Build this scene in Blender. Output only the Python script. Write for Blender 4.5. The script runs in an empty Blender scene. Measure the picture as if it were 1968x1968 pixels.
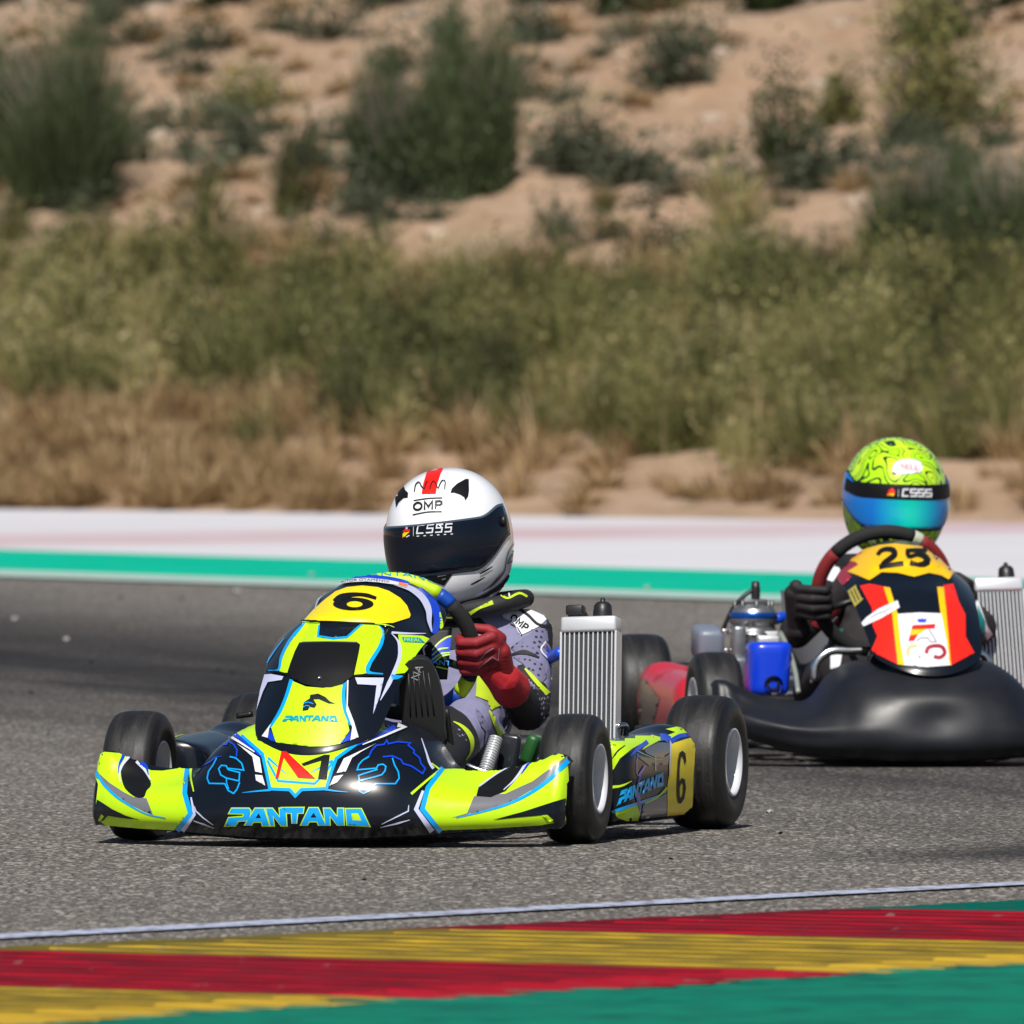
import bpy, bmesh, math, random
import numpy as np
from mathutils import Vector, Matrix
from mathutils.bvhtree import BVHTree
from mathutils.geometry import delaunay_2d_cdt

random.seed(7); RNG = np.random.default_rng(7)
scene = bpy.context.scene
COL = scene.collection

# ------------------------------------------------------------------ camera
F, CAMH, HOR = 34300.0, 1.12, 520.0          # focal length in photo pixels, eye height, horizon row
PITCH = math.atan((984 - HOR) / F)
cam_d = bpy.data.cameras.new('camera'); cam = bpy.data.objects.new('camera', cam_d); COL.objects.link(cam)
cam.location = (0, 0, CAMH); cam.rotation_euler = (math.pi / 2 - PITCH, 0, 0)
cam_d.sensor_width = 36; cam_d.lens = F / 1968 * 36; cam_d.clip_start = 1; cam_d.clip_end = 3000
cam_d.dof.use_dof = True; cam_d.dof.focus_distance = 34.85; cam_d.dof.aperture_fstop = 17
scene.camera = cam
# ------------------------------------------------------------------ world, sun, exposure
SUN_E, SUN_A = math.radians(50), math.radians(5)    # elevation, azimuth left of the camera
w = bpy.data.worlds.new('World'); scene.world = w; w.use_nodes = True
nt = w.node_tree; bg = nt.nodes['Background']
sky = nt.nodes.new('ShaderNodeTexSky'); sky.sky_type = 'NISHITA'; sky.sun_disc = False
sky.sun_elevation = SUN_E; sky.sun_rotation = math.pi + SUN_A
nt.links.new(sky.outputs[0], bg.inputs[0]); bg.inputs[1].default_value = 0.06
sd = bpy.data.lights.new('sun', 'SUN'); sd.energy = 4.8; sd.angle = math.radians(0.5); sd.color = (1, .955, .89)
so = bpy.data.objects.new('sun', sd); COL.objects.link(so)
sv = Vector((-math.sin(SUN_A) * math.cos(SUN_E), -math.cos(SUN_A) * math.cos(SUN_E), math.sin(SUN_E)))
so.location = (0, 30, 30); so.rotation_euler = (-sv).to_track_quat('-Z', 'Y').to_euler()
vs = scene.view_settings; vs.view_transform = 'Standard'; vs.look = 'None'; vs.gamma = 1; vs.exposure = 0.06
vs.use_curve_mapping = False

# ------------------------------------------------------------------ helpers
CO = Vector((0, 0, CAMH)); FW = Vector((0, math.cos(PITCH), -math.sin(PITCH))); UP = Vector((0, math.sin(PITCH), math.cos(PITCH)))
def ray(px, py): return FW + Vector((1, 0, 0)) * ((px - 984) / F) - UP * ((py - 984) / F)
def gp(px, py, z=0.0):
    d = ray(px, py); t = (z - CAMH) / d.z
    return CO + d * t
def pd(px, py, depth):
    d = ray(px, py); return CO + d * (depth / d.y)

def lin(c):
    return tuple((v / 12.92 if v <= .04045 else ((v + .055) / 1.055) ** 2.4) for v in c)
def hexc(h):
    h = h.lstrip('#'); return lin(tuple(int(h[i:i + 2], 16) / 255 for i in (0, 2, 4)))
MATS = {}
def mat(name, col, rough=.5, metal=0., coat=0., spec=.5, bump=None, vary=None, sheen=0.):
    """col: display hex or linear tuple. bump=(scale,strength,detail)  vary=(scale,amount)"""
    if name in MATS: return MATS[name]
    m = bpy.data.materials.new(name); m.use_nodes = True; n = m.node_tree.nodes; L = m.node_tree.links
    b = n['Principled BSDF']; c = hexc(col) if isinstance(col, str) else col
    b.inputs['Base Color'].default_value = (*c, 1); b.inputs['Roughness'].default_value = rough
    b.inputs['Metallic'].default_value = metal; b.inputs['Coat Weight'].default_value = coat
    b.inputs['Coat Roughness'].default_value = .06; b.inputs['Specular IOR Level'].default_value = spec
    if sheen: b.inputs['Sheen Weight'].default_value = sheen
    tc = None
    if bump or vary: tc = n.new('ShaderNodeTexCoord')
    if vary:
        t = n.new('ShaderNodeTexNoise'); t.inputs['Scale'].default_value = vary[0]; t.inputs['Detail'].default_value = 6
        L.new(tc.outputs['Object'], t.inputs['Vector'])
        r = n.new('ShaderNodeMapRange'); r.inputs[1].default_value = .3; r.inputs[2].default_value = .7
        r.inputs[3].default_value = 1 - vary[1]; r.inputs[4].default_value = 1 + vary[1]
        L.new(t.outputs[0], r.inputs[0])
        mx = n.new('ShaderNodeMix'); mx.data_type = 'RGBA'; mx.blend_type = 'MULTIPLY'; mx.inputs[0].default_value = 1
        mx.inputs[6].default_value = (*c, 1); L.new(r.outputs[0], mx.inputs[7]); L.new(mx.outputs[2], b.inputs['Base Color'])
        rr = n.new('ShaderNodeMapRange'); rr.inputs[1].default_value = .3; rr.inputs[2].default_value = .7
        rr.inputs[3].default_value = max(.02, rough - .08); rr.inputs[4].default_value = min(1, rough + .1)
        L.new(t.outputs[0], rr.inputs[0]); L.new(rr.outputs[0], b.inputs['Roughness'])
    if bump:
        t = n.new('ShaderNodeTexNoise'); t.inputs['Scale'].default_value = bump[0]; t.inputs['Detail'].default_value = bump[2] if len(bump) > 2 else 3
        L.new(tc.outputs['Object'], t.inputs['Vector'])
        bp = n.new('ShaderNodeBump'); bp.inputs['Strength'].default_value = bump[1]; bp.inputs['Distance'].default_value = .002 if len(bump) < 4 else bump[3]
        L.new(t.outputs[0], bp.inputs['Height']); L.new(bp.outputs[0], b.inputs['Normal'])
    MATS[name] = m; return m

def obj(name, verts, faces, m, parent=None, smooth=True, kind=None, label=None, cat=None, group=None, loc=None):
    me = bpy.data.meshes.new(name); me.from_pydata([tuple(v) for v in verts], [], [tuple(int(i) for i in f) for f in faces]); me.update()
    if smooth: me.polygons.foreach_set('use_smooth', [True] * len(me.polygons))
    o = bpy.data.objects.new(name, me); COL.objects.link(o)
    if m: me.materials.append(m)
    if parent: o.parent = parent
    if loc is not None: o.location = loc
    tag(o, label, cat, group, kind); return o
def tag(o, label=None, cat=None, group=None, kind=None):
    if label: o['label'] = label
    if cat: o['category'] = cat
    if group: o['group'] = group
    if kind: o['kind'] = kind
def empty(name, loc, rz=0., label=None, cat=None, group=None):
    e = bpy.data.objects.new(name, None); COL.objects.link(e); e.location = loc; e.rotation_euler = (0, 0, rz); e.empty_display_size = .1
    tag(e, label, cat, group); return e

class MB:
    """collects simple shapes into one mesh"""
    def __init__(s): s.v = []; s.f = []
    def add(s, v, f):
        o = len(s.v); s.v += [tuple(p) for p in v]; s.f += [tuple(i + o for i in q) for q in f]; return s
    def box(s, c, size, bev=.0, rot=None):
        bm = bmesh.new(); bmesh.ops.create_cube(bm, size=1)
        bmesh.ops.scale(bm, vec=size, verts=bm.verts)
        if bev: bmesh.ops.bevel(bm, geom=list(bm.edges), offset=bev, segments=2, affect='EDGES', profile=.6)
        if rot is not None: bmesh.ops.transform(bm, matrix=rot.to_4x4(), verts=bm.verts)
        bm.verts.index_update()
        s.add([Vector(v.co) + Vector(c) for v in bm.verts], [[v.index for v in f.verts] for f in bm.faces]); bm.free(); return s
    def tube(s, pts, rad, seg=10, n=None, cap=True):
        P = [Vector(p) for p in pts]
        if n: P = [Vector(p) for p in curve(np.array(P), n)]
        R = list(rad) if hasattr(rad, '__len__') else [rad] * len(P)
        if len(R) != len(P): R = list(np.interp(np.linspace(0, 1, len(P)), np.linspace(0, 1, len(R)), R))
        vs_, fs = [], []; up = None
        for i, p in enumerate(P):
            t = (P[min(i + 1, len(P) - 1)] - P[max(i - 1, 0)]).normalized()
            if up is None:
                up = Vector((0, 0, 1)) if abs(t.z) < .9 else Vector((1, 0, 0))
            a = t.cross(up).normalized(); up = a.cross(t).normalized()
            for k in range(seg):
                q = 2 * math.pi * k / seg
                vs_.append(p + (a * math.cos(q) + up * math.sin(q)) * R[i])
        for i in range(len(P) - 1):
            for k in range(seg):
                k2 = (k + 1) % seg; fs.append((i * seg + k, i * seg + k2, (i + 1) * seg + k2, (i + 1) * seg + k))
        if cap:
            fs.append(tuple(range(seg))[::-1]); fs.append(tuple((len(P) - 1) * seg + k for k in range(seg)))
        return s.add(vs_, fs)
    def lathe(s, prof, c=(0, 0, 0), axis='x', seg=40, close=False):
        """prof: list of (r, h); revolved about axis through c"""
        vs_, fs = [], []; n = len(prof)
        for k in range(seg):
            a = 2 * math.pi * k / seg
            for r, h in prof:
                u, v = r * math.cos(a), r * math.sin(a)
                p = {'x': (h, u, v), 'y': (u, h, v), 'z': (u, v, h)}[axis]
                vs_.append((p[0] + c[0], p[1] + c[1], p[2] + c[2]))
        for k in range(seg):
            k2 = (k + 1) % seg
            for i in range(n - 1 if not close else n):
                j = (i + 1) % n; fs.append((k * n + i, k2 * n + i, k2 * n + j, k * n + j))
        return s.add(vs_, fs)
    def build(s, name, m, parent=None, smooth=True, **kw):
        o = obj(name, s.v, s.f, m, parent, smooth, **kw)
        fixn(o.data); return o
def fixn(me):
    bm = bmesh.new(); bm.from_mesh(me); bmesh.ops.recalc_face_normals(bm, faces=bm.faces); bm.to_mesh(me); bm.free()
def autosmooth(o, ang=35):
    me = o.data; bm = bmesh.new(); bm.from_mesh(me)
    for e in bm.edges:
        if len(e.link_faces) == 2 and e.calc_face_angle(0) > math.radians(ang): e.smooth = False
    bm.to_mesh(me); bm.free()

def hermite(xs, Y, xq):
    xs = np.asarray(xs, float); Y = np.asarray(Y, float); xq = np.asarray(xq, float)
    n = len(xs); T = np.zeros_like(Y)
    for i in range(n):
        if i == 0: T[i] = (Y[1] - Y[0]) / (xs[1] - xs[0])
        elif i == n - 1: T[i] = (Y[-1] - Y[-2]) / (xs[-1] - xs[-2])
        else:
            h0, h1 = xs[i] - xs[i - 1], xs[i + 1] - xs[i]
            T[i] = ((Y[i] - Y[i - 1]) / h0 * h1 + (Y[i + 1] - Y[i]) / h1 * h0) / (h0 + h1)
    k = np.clip(np.searchsorted(xs, xq) - 1, 0, n - 2); h = xs[k + 1] - xs[k]; t = (xq - xs[k]) / h
    sh = (len(xq),) + (1,) * (Y.ndim - 1); t = t.reshape(sh); h = h.reshape(sh)
    return ((2 * t**3 - 3 * t**2 + 1) * Y[k] + (t**3 - 2 * t**2 + t) * h * T[k] + (-2 * t**3 + 3 * t**2) * Y[k + 1] + (t**3 - t**2) * h * T[k + 1])
def curve(P, n):
    P = np.asarray(P, float); d = np.r_[0, np.cumsum(np.linalg.norm(np.diff(P, axis=0), axis=1) + 1e-9)]
    return hermite(d, P, np.linspace(0, d[-1], n))
def gridf(n, m): return [(i * m + j, i * m + j + 1, (i + 1) * m + j + 1, (i + 1) * m + j) for i in range(n - 1) for j in range(m - 1)]
def sstep(a, b, x):
    t = np.clip((np.asarray(x, float) - a) / (b - a), 0, 1); return t * t * (3 - 2 * t)

# ---- printed stickers: outline given in photo pixels, laid onto a surface
def crop(ox, oy, s): return lambda p: (ox + p[0] / s, oy + p[1] / s)
nat = lambda p: p
def inside(loops, x, y):
    r = False
    for lp in loops:
        n = len(lp); j = n - 1
        for i in range(n):
            xi, yi = lp[i]; xj, yj = lp[j]
            if (yi > y) != (yj > y) and x < (xj - xi) * (y - yi) / (yj - yi) + xi: r = not r
            j = i
    return r
def smooth_loop(lp, k=4):
    n = len(lp); out = []
    for i in range(n):
        p0, p1, p2, p3 = [np.array(lp[(i + q) % n], float) for q in (-1, 0, 1, 2)]
        for t in np.arange(k) / k:
            out.append(tuple(.5 * (2 * p1 + (p2 - p0) * t + (2 * p0 - 5 * p1 + 4 * p2 - p3) * t * t + (3 * p1 - p0 - 3 * p2 + p3) * t**3)))
    return out
class Surf:
    """a surface that takes stickers: BVH in local coordinates of a frame W"""
    def __init__(s, verts, faces, W, part, loc=None):
        s.W = W; s.Wi = W.inverted(); s.part = part; s.n = 0; s.base = .0006; s.loc = Vector(loc) if loc is not None else Vector()
        s.bvh = BVHTree.FromPolygons([Vector(v) for v in verts], [list(map(int, f)) for f in faces])
        s.o = s.Wi @ CO; s.R = s.Wi.to_3x3()
    def hit(s, px, py, off):
        d = (s.R @ ray(px, py)).normalized()
        h, n, i, t = s.bvh.ray_cast(s.o, d)
        if h is None: return None
        if n.dot(d) > 0: n = -n
        return h + n * off
    def put(s, V, Fc, m, off, name):
        P = [s.hit(x, y, off) for x, y in V]; use = {}; vs_, fs = [], []
        fix = {}
        for f in Fc:                    # points that just miss the edge are drawn in to the nearest point of the surface
            good = [i for i in f if P[i] is not None]
            if good:
                for i in f:
                    if P[i] is None and i not in fix:
                        d = (s.R @ ray(*V[i])).normalized(); q = s.o + d * ((P[good[0]] - s.o).dot(d))
                        h, nn, k, t = s.bvh.find_nearest(q)
                        if h is not None and t < .02: fix[i] = h + (nn if nn.dot(d) < 0 else -nn) * off
        for i, p in fix.items(): P[i] = p
        for f in Fc:
            if any(P[i] is None for i in f): continue
            q = [P[i] for i in f]
            if max((q[i] - q[i - 1]).length for i in range(len(q))) > .06: continue
            g = []
            for i in f:
                if i not in use: use[i] = len(vs_); vs_.append(P[i])
                g.append(use[i])
            fs.append(g)
        if not fs: return None
        if name in ('sticker', 'suit_panel', 'number_plate', 'helmet_stripe', 'emblem_line', 'seam'):      # keep one connected piece
            par = list(range(len(vs_)))
            def fd(i):
                while par[i] != i: par[i] = par[par[i]]; i = par[i]
                return i
            for f in fs:
                for i in f[1:]: par[fd(f[0])] = fd(i)
            cnt = {}
            for f in fs: cnt[fd(f[0])] = cnt.get(fd(f[0]), 0) + 1
            best = max(cnt, key=cnt.get); fs = [f for f in fs if fd(f[0]) == best]
            ids = sorted({i for f in fs for i in f}); mp = {i: k for k, i in enumerate(ids)}; vs_ = [vs_[i] for i in ids]; fs = [[mp[i] for i in f] for f in fs]
        s.n += 1
        return obj(name, vs_, fs, m, s.part, True)
    def fill(s, loops, m, layer=1, cv=nat, smooth=0, step=5, name='sticker', off=None):
        L = [[cv(p) for p in lp] for lp in (loops if isinstance(loops[0][0], (tuple, list)) else [loops])]
        if smooth: L = [smooth_loop(lp, smooth) for lp in L]
        V, E = [], []; R = []
        for lp in L:
            pts = []
            for i in range(len(lp)):
                a, b = np.array(lp[i]), np.array(lp[(i + 1) % len(lp)]); d = np.linalg.norm(b - a)
                if d < .05: continue
                k = max(1, int(math.ceil(d / step)))
                for j in range(k): pts.append(tuple(a + (b - a) * j / k))
            o = len(V); V += pts; E += [(o + i, o + (i + 1) % len(pts)) for i in range(len(pts))]; R.append(pts)
        xs = [p[0] for p in V]; ys = [p[1] for p in V]
        B = np.array(V)
        for gx in np.arange(min(xs) + step / 2, max(xs), step):
            for gy in np.arange(min(ys) + step / 2, max(ys), step):
                if inside(R, gx, gy) and np.min(np.abs(B[:, 0] - gx) + np.abs(B[:, 1] - gy)) > step * .45: V.append((gx, gy))
        res = delaunay_2d_cdt([Vector(p) for p in V], E, [], 0, 1e-4)
        vv = [(p.x, p.y) for p in res[0]]
        ff = [f for f in res[2] if inside(R, sum(vv[i][0] for i in f) / 3, sum(vv[i][1] for i in f) / 3)]
        return s.put(vv, ff, m, s.base + layer * .0005 if off is None else off, name)
    def line(s, pts, wd, m, layer=1, cv=nat, closed=False, name='sticker', smooth=True, off=None):
        """wd in crop pixels or (start,end)"""
        P = np.array(pts, float)
        if not smooth:
            n0 = len(P); wv = np.interp(np.linspace(0, 1, n0), np.linspace(0, 1, len(wd)), wd) if hasattr(wd, '__len__') else np.full(n0, float(wd))
            Lf, Rt = [], []
            for i in range(n0):
                pa, pb = (P[i - 1] if (i or closed) else None), (P[(i + 1) % n0] if (i < n0 - 1 or closed) else None)
                t1 = (P[i] - pa) if pa is not None else None; t2 = (pb - P[i]) if pb is not None else None
                t1 = t1 / (np.linalg.norm(t1) + 1e-9) if t1 is not None else t2 / (np.linalg.norm(t2) + 1e-9)
                t2 = t2 / (np.linalg.norm(t2) + 1e-9) if t2 is not None else t1
                n1, n2 = np.array([-t1[1], t1[0]]), np.array([-t2[1], t2[0]]); mt = n1 + n2; mt = mt / (np.linalg.norm(mt) + 1e-9)
                k = min(1 / max(.3, float(mt @ n1)), 1.8); Lf.append(P[i] + mt * wv[i] * .5 * k); Rt.append(P[i] - mt * wv[i] * .5 * k)
            idx = list(range(n0)) + ([0] if closed else []); Q = []
            for a_, b_ in zip(idx[:-1], idx[1:]):
                px0, px1 = np.array(cv(tuple(P[a_]))), np.array(cv(tuple(P[b_]))); kk = max(1, int(np.linalg.norm(px1 - px0) / 5))
                for j in range(kk): Q.append((Lf[a_] + (Lf[b_] - Lf[a_]) * j / kk, Rt[a_] + (Rt[b_] - Rt[a_]) * j / kk))
            Q.append((Lf[idx[-1]], Rt[idx[-1]])); n = len(Q); V = []
            for l_, r_ in Q: V += [cv(tuple(l_)), cv(tuple((l_ + r_) / 2)), cv(tuple(r_))]
        else:
            if closed: P = np.vstack([P, P[:1]])
            ln = sum(np.linalg.norm(np.array(cv(tuple(P[i + 1]))) - np.array(cv(tuple(P[i])))) for i in range(len(P) - 1))
            P = curve(P, max(8, int(ln / 4.5)))
            n = len(P); W_ = np.interp(np.linspace(0, 1, n), np.linspace(0, 1, len(wd)), wd) if hasattr(wd, '__len__') else np.full(n, wd)
            T = np.gradient(P, axis=0); T /= np.linalg.norm(T, axis=1)[:, None] + 1e-9; N_ = np.c_[-T[:, 1], T[:, 0]]; V = []
            for i in range(n):
                for q in (-.5, 0, .5): V.append(cv(tuple(P[i] + N_[i] * W_[i] * q)))
        Fc = [(i * 3 + k, i * 3 + k + 1, i * 3 + k + 4, i * 3 + k + 3) for i in range(n - 1) for k in (0, 1)]
        return s.put(V, Fc, m, s.base + layer * .0005 if off is None else off, name)
    def text(s, txt, o, size, m, layer=2, ang=0., shear=0., sx=1., cv=nat, bold=0., name='lettering', fn=None):
        """o: crop position of the baseline's left end, size: cap height in crop pixels"""
        cu = bpy.data.curves.new('t', 'FONT'); cu.body = txt; cu.size = 1; cu.offset = bold; cu.resolution_u = 4
        ob = bpy.data.objects.new('t', cu); COL.objects.link(ob)
        dg = bpy.context.evaluated_depsgraph_get(); me = bpy.data.meshes.new_from_object(ob.evaluated_get(dg))
        V = [(v.co.x, v.co.y) for v in me.vertices]; Fc = [list(p.vertices) for p in me.polygons]
        bpy.data.objects.remove(ob); bpy.data.curves.remove(cu); bpy.data.meshes.remove(me)
        k = size / .72; ca, sa = math.cos(ang), math.sin(ang); out = []
        for x, y in V:
            X, Y = (x + y * shear) * k * sx, y * k
            if fn: out.append(cv(fn(X, Y)))
            else: out.append(cv((o[0] + X * ca + Y * sa, o[1] + X * sa - Y * ca)))
        ec = {}
        for f in Fc:
            for i in range(len(f)): a, b = f[i], f[(i + 1) % len(f)]; ec.setdefault((min(a, b), max(a, b)), []).append((a, b))
        nxt = {v[0][0]: v[0][1] for v in ec.values() if len(v) == 1}; loops = []
        while nxt:
            st = next(iter(nxt)); lp_ = []; c = st
            while c in nxt: lp_.append(out[c]); c = nxt.pop(c)
            if len(lp_) > 2: loops.append(lp_)
        return s.fill(loops, m, layer, nat, step=5, name=name) if loops else None

def blob(name, caps, m, voxel=.006, parent=None, it=4, loc=None, extra=None):
    """one continuous skin over tapered limbs (p0,r0,p1,r1)"""
    bm = bmesh.new()
    for c in caps:
        p0, r0, p1, r1 = Vector(c[0]), c[1], Vector(c[2]), c[3]
        n = max(2, int((p1 - p0).length / (min(r0, r1) * .45)) + 1)
        for i in range(n + 1):
            t = i / n; p = p0.lerp(p1, t); r = r0 + (r1 - r0) * t
            bmesh.ops.create_icosphere(bm, subdivisions=2, radius=r * 1.02, matrix=Matrix.Translation(p))
    me = bpy.data.meshes.new(name); bm.to_mesh(me); bm.free()
    o = bpy.data.objects.new(name, me); COL.objects.link(o)
    md = o.modifiers.new('r', 'REMESH'); md.mode = 'VOXEL'; md.voxel_size = voxel; md.use_smooth_shade = True
    sm = o.modifiers.new('s', 'SMOOTH'); sm.iterations = it; sm.factor = .5
    dg = bpy.context.evaluated_depsgraph_get(); m2 = bpy.data.meshes.new_from_object(o.evaluated_get(dg))
    o.modifiers.clear(); o.data = m2; bpy.data.meshes.remove(me); m2.name = name
    m2.materials.clear(); m2.materials.append(m)
    if extra: 
        co = np.empty(len(m2.vertices) * 3); m2.vertices.foreach_get('co', co); co = extra(co.reshape(-1, 3)); m2.vertices.foreach_set('co', co.ravel()); m2.update()
    m2.polygons.foreach_set('use_smooth', [True] * len(m2.polygons))
    if parent: o.parent = parent
    if loc is not None: o.location = loc
    return o
def mesh_arrays(o): return [v.co.copy() for v in o.data.vertices], [list(p.vertices) for p in o.data.polygons]

# ------------------------------------------------------------------ node materials for the ground
def nodes(name):
    m = bpy.data.materials.new(name); m.use_nodes = True; return m, m.node_tree.nodes, m.node_tree.links, m.node_tree.nodes['Principled BSDF']
def N(n, L, typ, ins=None, **kw):
    x = n.new(typ)
    for k, v in kw.items(): setattr(x, k, v)
    if ins:
        for k, v in ins.items():
            if hasattr(v, 'is_output') or isinstance(v, bpy.types.NodeSocket): L.new(v, x.inputs[k])
            else: x.inputs[k].default_value = v
    return x
def noise(n, L, vec, scale, detail=4, rough=.55, dist=0.):
    return N(n, L, 'ShaderNodeTexNoise', {'Vector': vec, 'Scale': scale, 'Detail': detail, 'Roughness': rough, 'Distortion': dist}).outputs[0]
def rng(n, L, v, a, b, c, d): return N(n, L, 'ShaderNodeMapRange', {0: v, 1: a, 2: b, 3: c, 4: d}).outputs[0]
def mixc(n, L, f, a, b, bt='MIX'):
    x = n.new('ShaderNodeMix'); x.data_type = 'RGBA'; x.blend_type = bt
    for i, v in ((0, f), (6, a), (7, b)):
        if isinstance(v, bpy.types.NodeSocket): L.new(v, x.inputs[i])
        elif i == 0: x.inputs[0].default_value = v
        else: x.inputs[i].default_value = (*v, 1)
    return x.outputs[2]
def math_(n, L, op, a, b=None):
    x = n.new('ShaderNodeMath'); x.operation = op
    for i, v in ((0, a), (1, b)):
        if v is None: continue
        if isinstance(v, bpy.types.NodeSocket): L.new(v, x.inputs[i])
        else: x.inputs[i].default_value = v
    return x.outputs[0]
# ================================================================== SETTING
# ---- lines on the ground, each from two photo points
def gline(p, q, z=0.):
    a, b = gp(*p, z), gp(*q, z); d = (b - a).normalized(); return a, d
def at_x(l, x): a, d = l; return a + d * ((x - a.x) / d.x)
L_far = gline((0, 980), (1968, 1007))        # far edge of the pale run-off
L_gt = gline((0, 1060), (1968, 1118)); L_gb = gline((0, 1099), (1968, 1163)); L_wb = gline((0, 1111), (1968, 1175))
L_w1 = gline((0, 1799), (1968, 1697)); L_w0 = gline((0, 1808), (1968, 1704))
L_A = gline((0, 1822), (1968, 1732), .005); L_B = gline((153, 1961), (1968, 1853), .022)

def asphalt_mat():
    m, n, L, b = nodes('asphalt'); P = N(n, L, 'ShaderNodeTexCoord').outputs['Object']
    st = N(n, L, 'ShaderNodeMapping', {'Vector': P, 'Scale': (1, .30, 1)}).outputs[0]
    g1 = noise(n, L, st, 95, 3, .7); g2 = noise(n, L, st, 34, 3, .6); g3 = noise(n, L, P, 1.1, 5, .6)
    vo = N(n, L, 'ShaderNodeTexVoronoi', {'Vector': st, 'Scale': 120.}); sp = vo.outputs['Color']
    spx = N(n, L, 'ShaderNodeSeparateColor', {0: sp}).outputs[0]
    c = mixc(n, L, rng(n, L, g1, .36, .64, 0, 1), (.018, .016, .015), (.25, .226, .202))
    c = mixc(n, L, rng(n, L, spx, .80, .90, 0, .65), c, (.50, .47, .42))
    c = mixc(n, L, rng(n, L, g2, .52, .72, 0, .55), c, (.04, .037, .034))
    c = mixc(n, L, rng(n, L, g3, .42, .72, 0, .22), c, (.05, .047, .045))
    # rubbered-in racing line: a dark band with broken edges following the track (own mark, fixed to the ground)
    a = gp(0, 1248); bq = gp(760, 1318); d = (bq - a); d.z = 0; d.normalize(); nrm = Vector((-d.y, d.x, 0))
    rel = N(n, L, 'ShaderNodeVectorMath', {0: P, 1: tuple(a)}, operation='SUBTRACT').outputs[0]
    dist = N(n, L, 'ShaderNodeVectorMath', {0: rel, 1: tuple(nrm)}, operation='DOT_PRODUCT').outputs['Value']
    alng = N(n, L, 'ShaderNodeVectorMath', {0: rel, 1: tuple(d)}, operation='DOT_PRODUCT').outputs['Value']
    cmb = N(n, L, 'ShaderNodeCombineXYZ', {0: math_(n, L, 'MULTIPLY', alng, .25), 1: math_(n, L, 'MULTIPLY', dist, 1.6)}).outputs[0]
    wob = noise(n, L, cmb, 1.0, 5, .6)
    dd = math_(n, L, 'ABSOLUTE', math_(n, L, 'ADD', dist, math_(n, L, 'MULTIPLY', math_(n, L, 'SUBTRACT', wob, .5), 2.4)))
    band = rng(n, L, dd, .4, 2.5, 1, 0)
    band = math_(n, L, 'MULTIPLY', band, rng(n, L, wob, .25, .6, .7, 1))
    a2 = gp(1968, 1640); q2 = gp(1640, 1668); d2 = q2 - a2; d2.z = 0; d2.normalize(); n2 = Vector((-d2.y, d2.x, 0))
    rel2 = N(n, L, 'ShaderNodeVectorMath', {0: P, 1: tuple(a2)}, operation='SUBTRACT').outputs[0]
    dist2 = N(n, L, 'ShaderNodeVectorMath', {0: rel2, 1: tuple(n2)}, operation='DOT_PRODUCT').outputs['Value']
    al2 = N(n, L, 'ShaderNodeVectorMath', {0: rel2, 1: tuple(d2)}, operation='DOT_PRODUCT').outputs['Value']
    b2 = math_(n, L, 'MULTIPLY', rng(n, L, math_(n, L, 'ABSOLUTE', dist2), .05, .45, .85, 0), rng(n, L, al2, .1, .75, 1, 0))
    band = math_(n, L, 'MAXIMUM', band, b2)
    c = mixc(n, L, math_(n, L, 'MULTIPLY', band, .95), c, (.017, .0165, .018))
    L.new(c, b.inputs['Base Color']); b.inputs['Roughness'].default_value = .9; b.inputs['Specular IOR Level'].default_value = .12
    h = math_(n, L, 'ADD', g1, math_(n, L, 'MULTIPLY', spx, .5))
    bp = N(n, L, 'ShaderNodeBump', {'Strength': .5, 'Distance': .004, 'Height': h}); L.new(bp.outputs[0], b.inputs['Normal'])
    return m
M_ASPH = asphalt_mat()
def paint_mat(name, col, wear=(.12, .11, .10), amt=.4, scale=3., stretch=(1, 1, 1), rot=0., thr=(.55, .72), rough=.6, bump=.4):
    m, n, L, b = nodes(name); P = N(n, L, 'ShaderNodeTexCoord').outputs['Object']
    mp = N(n, L, 'ShaderNodeMapping', {'Vector': P, 'Rotation': (0, 0, rot), 'Scale': stretch}).outputs[0]
    g = noise(n, L, mp, scale, 7, .65); f = noise(n, L, mp, scale * 9, 4, .6); q = noise(n, L, P, 70, 2, .5)
    c = mixc(n, L, rng(n, L, g, .3, .7, 0, .5), col, tuple(v * .62 for v in col))
    c = mixc(n, L, rng(n, L, f, *thr, 0, amt), c, wear)
    L.new(c, b.inputs['Base Color']); b.inputs['Roughness'].default_value = rough; b.inputs['Specular IOR Level'].default_value = .03
    bp = N(n, L, 'ShaderNodeBump', {'Strength': bump, 'Distance': .004, 'Height': math_(n, L, 'ADD', f, math_(n, L, 'MULTIPLY', q, .5))}); L.new(bp.outputs[0], b.inputs['Normal'])
    return m
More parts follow.
